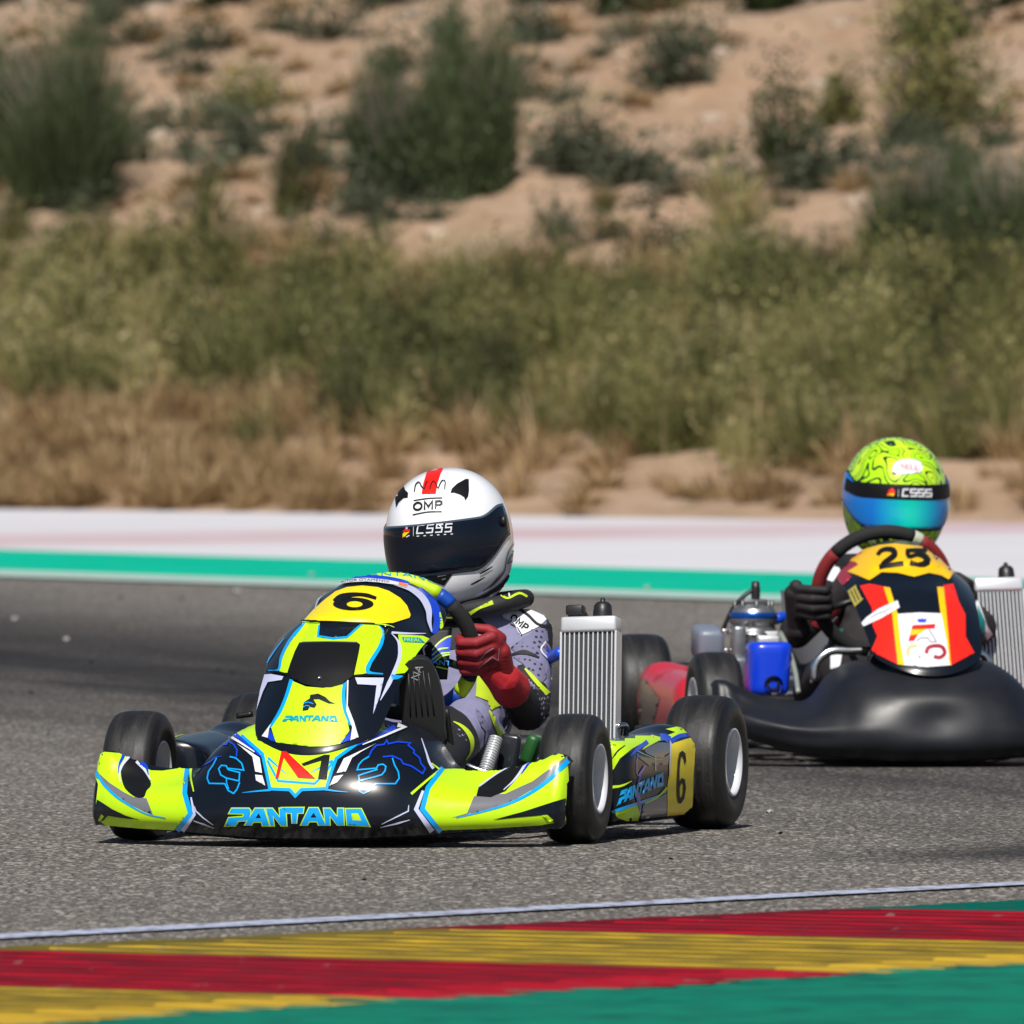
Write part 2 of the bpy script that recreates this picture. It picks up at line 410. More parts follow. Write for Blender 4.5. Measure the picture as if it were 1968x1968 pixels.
def runoff_mat():
    m, n, L, b = nodes('pale_concrete'); P = N(n, L, 'ShaderNodeTexCoord').outputs['Object']
    a = gp(0, 1041); bq = gp(1968, 1012); d = bq - a; d.z = 0; d.normalize(); nr = Vector((-d.y, d.x, 0))
    rel = N(n, L, 'ShaderNodeVectorMath', {0: P, 1: tuple(a)}, operation='SUBTRACT').outputs[0]
    dist = N(n, L, 'ShaderNodeVectorMath', {0: rel, 1: tuple(nr)}, operation='DOT_PRODUCT').outputs['Value']
    al = N(n, L, 'ShaderNodeVectorMath', {0: rel, 1: tuple(d)}, operation='DOT_PRODUCT').outputs['Value']
    cm = N(n, L, 'ShaderNodeCombineXYZ', {0: math_(n, L, 'MULTIPLY', al, .5), 1: math_(n, L, 'MULTIPLY', dist, 1.2)}).outputs[0]
    wv = noise(n, L, cm, 1.0, 5, .6)
    dd = math_(n, L, 'ABSOLUTE', math_(n, L, 'ADD', dist, math_(n, L, 'MULTIPLY', math_(n, L, 'SUBTRACT', wv, .5), 2.)))
    pk = math_(n, L, 'MULTIPLY', rng(n, L, dd, .5, 2.2, 1, 0), rng(n, L, wv, .3, .65, .35, .85))
    g = noise(n, L, P, .8, 6, .6)
    c = mixc(n, L, rng(n, L, g, .3, .75, 0, .6), (.60, .59, .62), (.49, .48, .50))
    c = mixc(n, L, pk, c, (.47, .31, .33))
    L.new(c, b.inputs['Base Color']); b.inputs['Roughness'].default_value = .9; b.inputs['Specular IOR Level'].default_value = .1
    return m
M_WHITE = paint_mat('white_line_paint', (.44, .48, .62), (.12, .115, .11), .85, 3.5, (1, .5, 1), thr=(.50, .62))
M_GREEN = paint_mat('green_track_paint', (.0, .45, .29), (.0, .29, .19), .3, 1.2, thr=(.6, .8))
M_GREENW = paint_mat('pale_green_line_paint', (.42, .55, .50), (.26, .38, .34), .5, 2)
def sheet(name, pts, m, z, div=1, **kw):
    return obj(name, [(p[0], p[1], z) for p in pts], [tuple(range(len(pts)))], m, None, False, kind='structure', label=kw.get('label'))
# wide ground below everything, out to the horizon
M_SAND0 = mat('plain_sand', (.42, .30, .20), .95, vary=(.3, .25))
obj('ground', [(-1500, -200, -.06), (1500, -200, -.06), (1500, 2500, -.06), (-1500, 2500, -.06)], [(0, 1, 2, 3)], M_SAND0, None, False, kind='structure')
XL, XR = -9., 9.
sheet('race_track', [(-40, -30), (40, -30), (40, at_x(L_wb, XR).y + .3), (XR, at_x(L_wb, XR).y + .3), (XL, at_x(L_wb, XL).y + .3), (-40, at_x(L_wb, XL).y + .3)], M_ASPH, 0.)
def band(name, la, lb, m, z, x0=XL, x1=XR):
    return sheet(name, [at_x(la, x0), at_x(la, x1), at_x(lb, x1), at_x(lb, x0)], m, z)
band('concrete_runoff', L_wb, L_far, runoff_mat(), .004)
band('green_painted_strip', L_gb, L_gt, M_GREEN, .008)
band('track_edge_line_far', L_wb, L_gb, M_GREENW, .008)
band('track_edge_line', L_w0, L_w1, M_WHITE, .004, -3.5, 3.5)
# small pale chips and dark rubber crumbs lying on the track and the green strip
cm, dm_ = MB(), MB()
for mb_, L_ in ((cm, [(128, 1228), (455, 1137), (600, 1104), (1243, 1131), (1434, 1142), (30, 1190), (720, 1138), (1480, 1560), (300, 1450)]), (dm_, [(350, 1151), (232, 1147), (420, 1287), (175, 1272), (447, 1292), (60, 1330), (1290, 1650), (700, 1690), (1500, 1600)])):
    for (px, py) in L_:
        g_ = gp(px, py, .012); k_ = (1.25 if mb_ is cm else .8) * g_.y / 70
        bm = bmesh.new(); bmesh.ops.create_icosphere(bm, subdivisions=1, radius=1)
        for v in bm.verts: v.co = Vector((v.co.x * .013 * k_, v.co.y * .02 * k_, v.co.z * .008 * k_)) * random.uniform(.7, 1.25) + g_
        bm.verts.index_update(); mb_.add([v.co.copy() for v in bm.verts], [[v.index for v in f.verts] for f in bm.faces]); bm.free()
cm.build('track_chips', mat('pale_chip', (.42, .41, .38), .9), None, False, kind='stuff', label='pale stone chips scattered on the track and green strip')
dm_.build('rubber_crumbs', mat('rubber_crumb', (.015, .015, .015), .9), None, False, kind='stuff', label='dark rubber crumbs scattered on the asphalt')
# ---- kerb: colour blocks of sawtooth ridges between line A (track side) and line B (green paint)
A0 = gp(770, 1785); dA = L_A[1]; A0 = at_x(L_A, A0.x)
d2 = gp(1968, 1805, .016) - gp(896, 1779, .008); d2.z = 0; d2.normalize()
blk = (at_x(L_A, gp(1600, 1749).x) - A0).length
def hitB(p):   # distance along d2 from p (on A) to line B
    b, db = L_B; M = np.array([[d2.x, -db.x], [d2.y, -db.y]]); r = np.linalg.solve(M, [b.x - p.x, b.y - p.y]); return r[0]
def kerb_mat(name, col, dark, rot, amt=.75):
    m, n, L, b = nodes(name); P = N(n, L, 'ShaderNodeTexCoord').outputs['Object']
    mp = N(n, L, 'ShaderNodeMapping', {'Vector': P, 'Rotation': (0, 0, -rot)}).outputs[0]
    mp = N(n, L, 'ShaderNodeMapping', {'Vector': mp, 'Scale': (.35, 2.6, 1)}).outputs[0]
    g = noise(n, L, mp, 2.2, 7, .7); f = noise(n, L, mp, 9, 5, .65); q = noise(n, L, P, 14, 4, .6)
    c = mixc(n, L, rng(n, L, g, .38, .66, 0, .7), col, tuple(v * .42 for v in col))
    c = mixc(n, L, rng(n, L, f, .53, .70, 0, amt), c, dark)
    c = mixc(n, L, rng(n, L, q, .66, .74, 0, .7), c, (.16, .15, .14))
    L.new(c, b.inputs['Base Color']); b.inputs['Roughness'].default_value = .6; b.inputs['Specular IOR Level'].default_value = .1
    bp = N(n, L, 'ShaderNodeBump', {'Strength': .35, 'Distance': .006, 'Height': f}); L.new(bp.outputs[0], b.inputs['Normal'])
    return m
rk = math.atan2(d2.y, d2.x)
M_KR = kerb_mat('kerb_red_paint', (.40, .006, .018), (.07, .004, .009), rk, .8)
M_KY = kerb_mat('kerb_yellow_paint', (.52, .33, .025), (.085, .068, .012), rk, .9)
kerb = empty('kerb', A0); kerb['kind'] = 'structure'
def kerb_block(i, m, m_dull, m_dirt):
    V = []; nb = 26; R = 8; rows = []
    for r in range(R):
        for k, hgt in ((0, 0.), (.09, .0040), (.12, .0058), (.55, .0045), (.92, .0005)): rows.append(((r + k) / R, hgt))
    rows.append((1., 0.))
    for a, hgt in rows:
        p = A0 + dA * (blk * (i + a)); T = hitB(p)
        for j in range(nb + 1):
            b = j / nb; q = p + d2 * (T * b * 1.01)
            rise = .003 + .014 * b
            jit = RNG.normal(0, .0012); e = RNG.normal(0, .01) if j in (0,) else 0
            V.append((q.x + d2.x * e - A0.x, q.y + d2.y * e - A0.y, rise + hgt * min(1, b * 6 + .25) * (1 if b < .93 else .3) + jit * .4 - (.003 if j == 0 else 0)))
    o = obj('kerb_block', V, gridf(len(rows), nb + 1), m, kerb, False)
    o.data.materials.append(m_dull); o.data.materials.append(m_dirt)       # fresh paint on crests and outer margin, rubber in the grooves
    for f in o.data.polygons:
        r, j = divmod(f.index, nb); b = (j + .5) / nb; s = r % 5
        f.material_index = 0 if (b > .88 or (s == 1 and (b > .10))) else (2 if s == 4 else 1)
    return o
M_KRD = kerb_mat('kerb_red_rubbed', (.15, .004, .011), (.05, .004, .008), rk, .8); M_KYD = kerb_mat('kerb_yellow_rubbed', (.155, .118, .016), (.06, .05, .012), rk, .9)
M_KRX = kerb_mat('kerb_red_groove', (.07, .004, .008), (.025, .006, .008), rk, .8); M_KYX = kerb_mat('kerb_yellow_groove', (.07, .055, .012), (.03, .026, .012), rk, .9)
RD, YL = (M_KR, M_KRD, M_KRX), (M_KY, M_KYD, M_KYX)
order = {1: None, 0: RD, -1: YL, -2: RD, -3: YL, -4: RD}
M_DKG = paint_mat('dark_green_kerb_paint', (.0, .10, .075), (.03, .05, .045), .5, 3, thr=(.5, .7))
order[1] = (M_DKG,) * 3
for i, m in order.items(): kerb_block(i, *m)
# green run-off behind the kerb, with a ragged brushed edge lapping over the kerb
M_GRN2 = paint_mat('green_runoff_paint', (.0, .20, .12), (.0, .06, .045), .85, 1.3, (.35, 2.4, 1), -rk, (.47, .64), .5, .5)
V = []; b0, db = L_B; nb = Vector((-db.y, db.x, 0)); nx = 400
if nb.y > 0: nb = -nb
for k in range(nx + 1):
    p = b0 + db * (-6 + 12 * k / nx)
    rag = .10 * (math.sin(k * .37) * .3 + math.sin(k * .113 + 1) * .5) + RNG.normal(0, .022) + (.12 if random.random() < .03 else 0)
    for d, z in ((-rag - .03, .022), (.35, .027), (1.2, .027), (9, .024)):
        V.append((p.x + nb.x * d, p.y + nb.y * d, z + RNG.normal(0, .001)))
obj('painted_runoff', V, gridf(nx + 1, 4), M_GRN2, None, True, kind='structure')

# ---- hillside
EA, ED = L_far
def ulen(x, y): return y - (EA.y + (x - EA.x) * ED.y / ED.x)
def vnoise(x, y, s, seed=0):
    from mathutils import noise as _n
    return _n.noise(Vector((x * s, y * s, seed * 7.3)))
UZ = np.array([[-1.5, -.05], [0, -.012], [.6, .05], [2.5, .26], [5.5, .78], [9, 1.36], [13, 1.95], [18, 2.66], [26, 3.9], [45, 6.5], [120, 15], [320, 32]])
def terr(x, y):
    u = ulen(x, y); z = float(np.interp(u, UZ[:, 0], UZ[:, 1]))
    k = min(1, max(0, u / 2.5))
    z += k * (.10 * vnoise(x, y, .35, 1) + .06 * vnoise(x, y, 1.1, 2) + .05 * vnoise(x, y, 3.1, 3) + .03 * vnoise(x, y, 8, 4))
    return z
def hill_mat():
    m, n, L, b = nodes('sandy_hillside'); P = N(n, L, 'ShaderNodeTexCoord').outputs['Object']
    g = noise(n, L, P, .55, 6, .6); f = noise(n, L, P, 3.5, 6, .65); q = noise(n, L, P, 16, 4, .6)
    c = mixc(n, L, rng(n, L, g, .35, .68, 0, 1), (.36, .235, .15), (.38, .28, .20))
    c = mixc(n, L, rng(n, L, f, .5, .72, 0, .7), c, (.24, .15, .09))
    c = mixc(n, L, rng(n, L, q, .55, .7, 0, .5), c, (.45, .35, .26))
    c = mixc(n, L, rng(n, L, noise(n, L, P, 1.7, 5, .6), .56, .72, 0, .6), c, (.15, .13, .07))
    L.new(c, b.inputs['Base Color']); b.inputs['Roughness'].default_value = .95; b.inputs['Specular IOR Level'].default_value = .1
    bp = N(n, L, 'ShaderNodeBump', {'Strength': .8, 'Distance': .05, 'Height': math_(n, L, 'ADD', f, math_(n, L, 'MULTIPLY', q, .4))}); L.new(bp.outputs[0], b.inputs['Normal'])
    return m
gx = np.r_[np.linspace(-180, -20, 14)[:-1], np.linspace(-20, -6, 18)[:-1], np.linspace(-6, 6, 110), np.linspace(6, 20, 18)[1:], np.linspace(20, 180, 14)[1:]]
gu = np.r_[-.8, 0, np.linspace(.1, 22, 170), np.linspace(22, 60, 24)[1:], 90, 140, 220, 320]
V = []
for u in gu:
    for x in gx:
        xx = max(-11., min(11., x)); y = EA.y + (xx - EA.x) * ED.y / ED.x + u
        V.append((x, y, terr(xx, y)))
obj('hillside', V, gridf(len(gu), len(gx)), hill_mat(), None, True, kind='structure')
def on_hill(px, py):
    d = ray(px, py); t0 = 70.
    for k in range(1200):
        t = t0 + k * .08; p = CO + d * t
        if ulen(p.x, p.y) > -.5 and p.z <= terr(p.x, p.y): return p
    return None
def base_at(px, u):
    """point on the hill on picture column px, u metres (along the view) past the run-off edge"""
    y = 85.
    for _ in range(6):
        x = (px - 984) / F * y; y = EA.y + (x - EA.x) * ED.y / ED.x + u
    x = (px - 984) / F * y
    return Vector((x, y, terr(x, y)))
# ================================================================== VEGETATION
def leaf_mat(name, stops, rough=.7):
    m, n, L, b = nodes(name)
    at = N(n, L, 'ShaderNodeAttribute', attribute_name='tint').outputs['Fac']
    cr = n.new('ShaderNodeValToRGB'); L.new(at, cr.inputs[0]); el = cr.color_ramp.elements
    el[0].position, el[0].color = stops[0][0], (*stops[0][1], 1); el[1].position, el[1].color = stops[-1][0], (*stops[-1][1], 1)
    for p, c in stops[1:-1]:
        e = el.new(p); e.color = (*c, 1)
    L.new(cr.outputs[0], b.inputs['Base Color']); b.inputs['Roughness'].default_value = rough; b.inputs['Specular IOR Level'].default_value = .25
    tr = n.new('ShaderNodeBsdfTranslucent'); L.new(cr.outputs[0], tr.inputs[0])
    ms = n.new('ShaderNodeMixShader'); ms.inputs[0].default_value = .25; out = n['Material Output']
    L.new(b.outputs[0], ms.inputs[1]); L.new(tr.outputs[0], ms.inputs[2]); L.new(ms.outputs[0], out.inputs[0])
    return m
M_BROOM = leaf_mat('broom_green', [(0, (.022, .034, .014)), (.35, (.056, .080, .032)), (.7, (.105, .132, .06)), (1, (.22, .23, .14))])
M_GREY = leaf_mat('grey_green_shrub', [(0, (.03, .038, .022)), (.5, (.075, .09, .055)), (1, (.16, .17, .11))])
M_DARK = leaf_mat('dark_evergreen', [(0, (.012, .02, .008)), (.5, (.03, .05, .014)), (1, (.075, .11, .03))])
M_WEED = leaf_mat('green_weed', [(0, (.035, .035, .018)), (.25, (.078, .085, .032)), (.5, (.155, .165, .052)), (.75, (.31, .27, .10)), (1, (.50, .43, .24))])
M_DRY = leaf_mat('dry_grass', [(0, (.13, .08, .036)), (.4, (.32, .21, .10)), (.75, (.48, .34, .18)), (1, (.62, .48, .30))])
M_TWIG = mat('grey_twig', (.24, .20, .16), .9, vary=(20, .3))

def blades(n, h, spread, width, rng_, lean=.35, seg=3, droop=.15, r0=.12):
    """n thin tapering upright blades; returns V (n*(2*seg+1),3), F, t along each blade"""
    a = rng_.uniform(0, 2 * np.pi, n); rr = np.sqrt(rng_.uniform(0, 1, n))
    bx, by = np.cos(a) * rr * spread * r0 * 3, np.sin(a) * rr * spread * r0 * 3
    hh = h * rng_.uniform(.45, 1.0, n) * (1 - .35 * rr ** 2); ln = spread * rr * rng_.uniform(.5, 1.1, n) * lean / .35
    a2 = a + rng_.normal(0, .5, n); tw = rng_.uniform(0, np.pi, n)
    V = np.zeros((n, 2 * seg + 1, 3)); T = np.zeros((n, 2 * seg + 1))
    for k in range(seg + 1):
        t = k / seg; r = ln * t ** 1.6; z = hh * (t - droop * t ** 3 * rr)
        cx, cy = bx + np.cos(a2) * r, by + np.sin(a2) * r
        wd = width * (1 - t) ** .7 * .5
        if k < seg:
            V[:, 2 * k] = np.c_[cx - np.cos(tw) * wd, cy - np.sin(tw) * wd, z]; V[:, 2 * k + 1] = np.c_[cx + np.cos(tw) * wd, cy + np.sin(tw) * wd, z]
            T[:, 2 * k:2 * k + 2] = t
        else: V[:, 2 * seg] = np.c_[cx, cy, z]; T[:, 2 * seg] = 1
    f1 = []
    for k in range(seg - 1): f1.append((2 * k, 2 * k + 1, 2 * k + 3, 2 * k + 2))
    tri = (2 * seg - 2, 2 * seg - 1, 2 * seg)
    off = (np.arange(n) * (2 * seg + 1))[:, None]
    Q = np.vstack([off + np.array(q) for q in f1]) if f1 else np.zeros((0, 4), int); TR = off + np.array(tri)
    return V.reshape(-1, 3), Q, TR, T.reshape(-1)
def leaves(n, rx, rz, size, rng_, clump=9, zc=.5, hollow=.35):
    """leaf-sized quads spread through clumps inside an ellipsoid crown"""
    cc = rng_.normal(0, 1, (clump, 3)); cc /= np.linalg.norm(cc, axis=1)[:, None]; cc *= rng_.uniform(.35, .9, clump)[:, None]
    k = rng_.integers(0, clump, n); d = rng_.normal(0, .24, (n, 3)); p = cc[k] + d
    p[:, 2] = np.abs(p[:, 2] + .15) - .12
    C = p * np.array([rx, rx, rz]) + np.array([0, 0, rz * .12])
    C[:, 2] = np.maximum(C[:, 2], .01)
    u = rng_.normal(0, 1, (n, 3)); u /= np.linalg.norm(u, axis=1)[:, None]; v = rng_.normal(0, 1, (n, 3)); v -= u * np.sum(u * v, 1)[:, None]; v /= np.linalg.norm(v, axis=1)[:, None]
    s = size * rng_.uniform(.6, 1.4, n)[:, None]
    V = np.stack([C - u * s, C + v * s * .45, C + u * s, C - v * s * .45], 1).reshape(-1, 3)
    Q = (np.arange(n) * 4)[:, None] + np.arange(4)
    cl = rng_.normal(0, .12, clump)
    return V, Q, np.repeat(np.clip(.5 + cl[k] + rng_.normal(0, .13, n), 0, 1), 4)
def fast_mesh(name, V, Q, TR, tint, m, parent=None, **kw):
    me = bpy.data.meshes.new(name); nq, ntr = len(Q), len(TR)
    me.vertices.add(len(V)); me.vertices.foreach_set('co', V.astype(np.float32).ravel())
    me.loops.add(nq * 4 + ntr * 3); me.loops.foreach_set('vertex_index', np.r_[Q.ravel(), TR.ravel()].astype(np.int32))
    me.polygons.add(nq + ntr); me.polygons.foreach_set('loop_start', np.r_[np.arange(nq) * 4, nq * 4 + np.arange(ntr) * 3].astype(np.int32))
    me.update(calc_edges=True); me.validate()
    at = me.attributes.new('tint', 'FLOAT', 'POINT'); at.data.foreach_set('value', tint.astype(np.float32))
    me.materials.append(m); o = bpy.data.objects.new(name, me); COL.objects.link(o)
    if parent: o.parent = parent
    tag(o, **kw); return o
NOTR = np.zeros((0, 3), int)
def scatter(name, spots, proto, m, **kw):
    """many tufts joined into one uncountable mass; spots: (x,y,z,scale,rot,tint0)"""
    VV, QQ, TT, NN = [], [], [], []; o = 0
    for (x, y, z, s, r, t0) in spots:
        V, Q, TR, tn = proto[int(RNG.integers(len(proto)))]
        c, sn = math.cos(r), math.sin(r)
        W_ = np.c_[V[:, 0] * c - V[:, 1] * sn, V[:, 0] * sn + V[:, 1] * c, V[:, 2]] * s + np.array([x, y, z])
        VV.append(W_); QQ.append(Q + o); TT.append(TR + o); NN.append(np.clip(tn + t0, 0, 1)); o += len(V)
    return fast_mesh(name, np.vstack(VV), np.vstack(QQ), np.vstack(TT), np.concatenate(NN), m, kind='stuff', **kw)
def proto_blades(n, h, spread, width, seed, **k):
    r = np.random.default_rng(seed); V, Q, TR, t = blades(n, h, spread, width, r, **k)
    per = len(t) // n; tint = np.clip(.35 + .2 * t + np.repeat(r.normal(0, .18, n), per), 0, 1); return V, Q, TR, tint
def proto_weed(seed, h=.42):
    r = np.random.default_rng(seed); V, Q, TR, t = blades(95, h * 1.1, .18, .012, r, lean=.42)
    t1 = np.repeat(np.clip(.45 + r.normal(0, .17, 95), 0, 1), 7)
    V2, Q2, t2 = leaves(190, .19, h * .95, .016, r, 8)
    return np.vstack([V, V2]), np.vstack([Q, Q2 + len(V)]), TR, np.r_[t1, t2]
P_DRY = [proto_blades(60, .30, .16, .010, s, lean=.5, droop=.4) for s in range(5)]
P_DRY2 = [proto_blades(90, .16, .16, .012, s + 20, lean=.6, droop=.5) for s in range(4)]
P_WEED = [proto_weed(s) for s in range(7)]
def spots(n, u0, u1, x0, x1, s0, s1, dens=None, tfun=None):
    out = []
    while len(out) < n:
        x = RNG.uniform(x0, x1); u = RNG.uniform(u0, u1)
        y = EA.y + (x - EA.x) * ED.y / ED.x + u
        px = 984 + x / y * F
        if dens is not None and RNG.uniform() > dens(x, u, px): continue
        out.append((x, y, terr(x, y) - .01, RNG.uniform(s0, s1), RNG.uniform(0, 6.28), RNG.normal(0, .17) + (tfun(x, u, px) if tfun else 0)))
    return out
def d_dry(x, u, px):
    k = .25 + .9 * float(sstep(-.1, .35, vnoise(x, u, 1.3, 11)))
    if px < 640: k += .5
    else: k *= .30
    return k
scatter('dry_grass', spots(900, .15, 3.3, -8.2, 8.2, .6, 1.25, d_dry) + spots(900, 2.2, 8.2, -8.2, 8.2, .7, 1.45), P_DRY, M_DRY,
        label='tufts of straw-coloured dry grass along the foot of the bank')
scatter('low_dry_grass', spots(760, .1, 4.2, -8.2, 8.2, .6, 1.3, d_dry) + spots(700, 6, 24, -9, 9, .5, 1.2, lambda x, u, px: float(sstep(-.2, .3, vnoise(x, u, .8, 5)))), P_DRY2, M_DRY,
        label='short matted dry grass scattered over the sandy bank')
def d_scrub(x, u, px): return float(sstep(-.25, .25, vnoise(x, u, .55, 41)))
def proto_scrub(seed):
    r = np.random.default_rng(seed); V, Q, t = leaves(230, .20, .22, .022, r, 9); V2, Q2, TR2, tb = blades(60, .22, .2, .011, r, lean=.5)
    return np.vstack([V, V2]), np.vstack([Q, Q2 + len(V)]), TR2 + len(V), np.r_[t, np.repeat(np.clip(.45 + r.normal(0, .2, 60), 0, 1), 7)]
scatter('low_scrub', spots(430, 8, 26, -9, 9, .45, 1.25, d_scrub), [proto_scrub(300 + k) for k in range(5)], M_GREY, label='low grey-green scrub dotted all over the sandy slope')
def d_weed(x, u, px):
    lim = 2.6 + (.9 if px < 640 else -.2) + .6 * vnoise(x, u, .9, 21)
    if u < lim: return .03
    if u > 7.2 + .8 * vnoise(x, u, .6, 22): return .04
    return 1
def t_weed(x, u, px): return .36 * vnoise(x, u, 1.1, 31) + .10 * (1 if px > 1200 and u < 5 else 0) + .25 * vnoise(x, u, 3, 32) - .02
scatter('green_weeds', spots(1800, 1.5, 9.4, -8.4, 8.4, .5, 1.25, d_weed, t_weed), P_WEED, M_WEED,
        label='dense mass of knee-high green and yellowing weeds covering the bank')
# pale stones on the slope
sv_, sf_ = [], []; o_ = 0
for k in range(420):
    x = RNG.uniform(-6, 6); u = RNG.uniform(8.5, 24); y = EA.y + (x - EA.x) * ED.y / ED.x + u
    bm = bmesh.new(); bmesh.ops.create_icosphere(bm, subdivisions=1, radius=RNG.uniform(.02, .085))
    for v in bm.verts: v.co = Vector((v.co.x * 1.2, v.co.y, v.co.z * .7)) * RNG.uniform(.75, 1.2) + Vector((x, y, terr(x, y)))
    bm.verts.index_update(); sv_ += [v.co.copy() for v in bm.verts]; sf_ += [[v.index + o_ for v in f.verts] for f in bm.faces]; o_ = len(sv_); bm.free()
obj('loose_stones', sv_, sf_, mat('pale_stone', (.36, .28, .21), .9, vary=(6, .35)), None, False, kind='stuff', label='pale stones and clods strewn over the sandy slope')

def bush(name, px, u, hpx, wpx, kind, label, group='shrubs on the hillside', seed=0):
    """px: picture column of the foot; u: metres past the run-off edge; height and width in photo pixels at that distance"""
    b = base_at(px, u); sc = F / b.y; h = hpx / sc * 1.28; rx = wpx / sc / 2 * 1.12
    r = np.random.default_rng(900 + seed + int(px))
    e = empty(name, b - Vector((0, 0, .03)), r.uniform(0, 6.28), label, 'bush', group)
    if kind == 'broom':
        VV, QQ, TT, tt, o_ = [], [], [], [], 0
        ncl = 7
        for q in range(ncl):
            a_ = r.uniform(0, 6.28); d_ = rx * r.uniform(.15, .62); hq = h * r.uniform(.55, 1.05); n1 = int(230 * max(.5, h))
            V, Q, TR, t1 = blades(n1, hq, rx * r.uniform(.38, .62), .010, r, lean=.36, seg=4, droop=.30, r0=.14)
            V = V + np.array([math.cos(a_) * d_, math.sin(a_) * d_, 0]); VV.append(V); QQ.append(Q + o_); TT.append(TR + o_); tt.append(t1); o_ += len(V)
        V, Q, TR, t = np.vstack(VV), np.vstack(QQ), np.vstack(TT), np.concatenate(tt); n = n1 * ncl
        tn = np.clip(.22 + .35 * t + np.repeat(r.normal(0, .17, n), len(t) // n), 0, 1)
        V2, Q2, t2 = leaves(int(900 * max(.5, h)), rx * .95, h * .95, .018, r, 12)
        fast_mesh('foliage', np.vstack([V, V2]), np.vstack([Q, Q2 + len(V)]), TR, np.r_[tn, t2 * .8], M_BROOM, e)
        ms = 110
    else:
        m = {'grey': M_GREY, 'dark': M_DARK, 'weed': M_WEED}[kind]
        n = int(2600 * max(.35, h * rx * 3)); V, Q, t = leaves(n, rx, h, .022, r, 16)
        V2, Q2, TR2, tb = blades(220, h * .95, rx, .012, r, lean=.4)
        t2 = np.repeat(np.clip(.4 + r.normal(0, .2, 220), 0, 1), 7)
        fast_mesh('foliage', np.vstack([V, V2]), np.vstack([Q, Q2 + len(V)]), TR2 + len(V), np.r_[t, t2], m, e)
        ms = 26
    mb = MB()
    for k in range(ms):
        a = r.uniform(0, 6.28); q = r.uniform(.1, .8) * rx; z = h * r.uniform(.25, .6)
        mb.tube([(math.cos(a) * q * .25, math.sin(a) * q * .25, 0), (math.cos(a) * q * .5, math.sin(a) * q * .5, z * .55), (math.cos(a) * q, math.sin(a) * q, z)], [.007, .003], 4, None, False)
    mb.build('stem', M_TWIG, e)
    return e
BUSHES = [
 (130, 9.6, 400, 400, 'broom', 'tall dense broom bush at the left edge of the slope'),
 (20, 10.4, 360, 260, 'broom', 'dark broom bush cut off by the left frame edge'),
 (760, 9.9, 330, 230, 'broom', 'left half of the tall twin broom bush above the white helmet'),
 (900, 10.0, 450, 230, 'broom', 'taller right half of the twin broom bush above the white helmet'),
 (1800, 7.7, 330, 360, 'broom', 'wide broom bush above the lime helmet'),
 (1950, 7.4, 370, 280, 'broom', 'broom bush cut off by the right frame edge'),
 (1790, 12.0, 260, 260, 'weed', 'lighter green bush behind the wide broom bush on the right'),
 (1505, 10.8, 160, 130, 'dark', 'small upright green bush on the bare sand right of centre'),
 (1555, 10.3, 90, 110, 'grey', 'low shrub at the foot of the small upright bush'),
 (1120, 10.6, 110, 170, 'grey', 'low rounded shrub on the sand right of the twin broom bush'),
 (1225, 10.1, 80, 190, 'grey', 'flat spreading shrub in the middle of the lower sand'),
 (1300, 14.0, 110, 170, 'grey', 'grey-green shrub in the middle of the bare sand'),
 (1200, 17.2, 140, 190, 'dark', 'dark green round bush high on the slope right of centre'),
 (1030, 15.8, 90, 130, 'grey', 'small pale grey shrub beside the twin broom bush'),
 (430, 17.2, 170, 170, 'dark', 'round dark green bush near the top left of the slope'),
 (465, 13.0, 90, 240, 'weed', 'low green shrub on the sand left of the twin broom bush'),
 (470, 11.4, 70, 120, 'grey', 'small olive shrub on the bare sand left of centre'),
 (585, 11.0, 70, 110, 'grey', 'small shrub against the left side of the twin broom bush'),
 (235, 17.8, 150, 230, 'dark', 'dark bush on the skyline at top left'),
 (60, 18.2, 170, 260, 'dark', 'dark bush in the top left corner'),
 (740, 17.4, 100, 160, 'grey', 'grey shrub at the top edge left of the tall broom'),
 (1050, 17.6, 150, 260, 'dark', 'dark thicket at the top edge right of the tall broom'),
 (1340, 17.9, 150, 300, 'dark', 'wide dark thicket at the top edge of the slope'),
 (1480, 17.2, 150, 190, 'dark', 'dark bush at the top edge beside the bare sand'),
 (1625, 17.6, 140, 130, 'grey', 'grey shrub standing alone near the top right of the sand'),
 (1880, 18.0, 170, 110, 'weed', 'bright green upright bush near the top right corner'),
 (1960, 17.2, 170, 160, 'dark', 'dark bush in the top right corner'),
 (1800, 15.6, 130, 190, 'dark', 'dark green bush on the sand at upper right'),
 (1740, 18.2, 110, 180, 'dark', 'dark low bush at the top edge above the right-hand sand'),
 (1610, 12.6, 90, 90, 'weed', 'small bright green tuft right of the small upright bush'),
]
for i, (px, u, h, wd, k, lab) in enumerate(BUSHES): bush('shrub' if k != 'broom' else 'broom_bush', px, u, h, wd, k, lab, seed=i)
# ================================================================== KARTS
# a kart's own frame: origin on the ground under the front axle, x to the kart's left, y to its rear, z up
class Frame:
    def __init__(s, X0, D, yaw):
        s.W = Matrix.Translation((X0, D, 0)) @ Matrix.Rotation(-math.radians(yaw), 4, 'Z'); s.Wi = s.W.inverted()
        s.loc = Vector((X0, D, 0)); s.rz = -math.radians(yaw)
    def at(s, px, py, f):
        o = s.Wi @ CO; d = s.Wi.to_3x3() @ ray(px, py); t = (-f - o.y) / d.y
        return o + d * t
K1 = Frame(-.304, 35.0, 15.0); K2 = Frame(.8975, 40.6, -9.0)

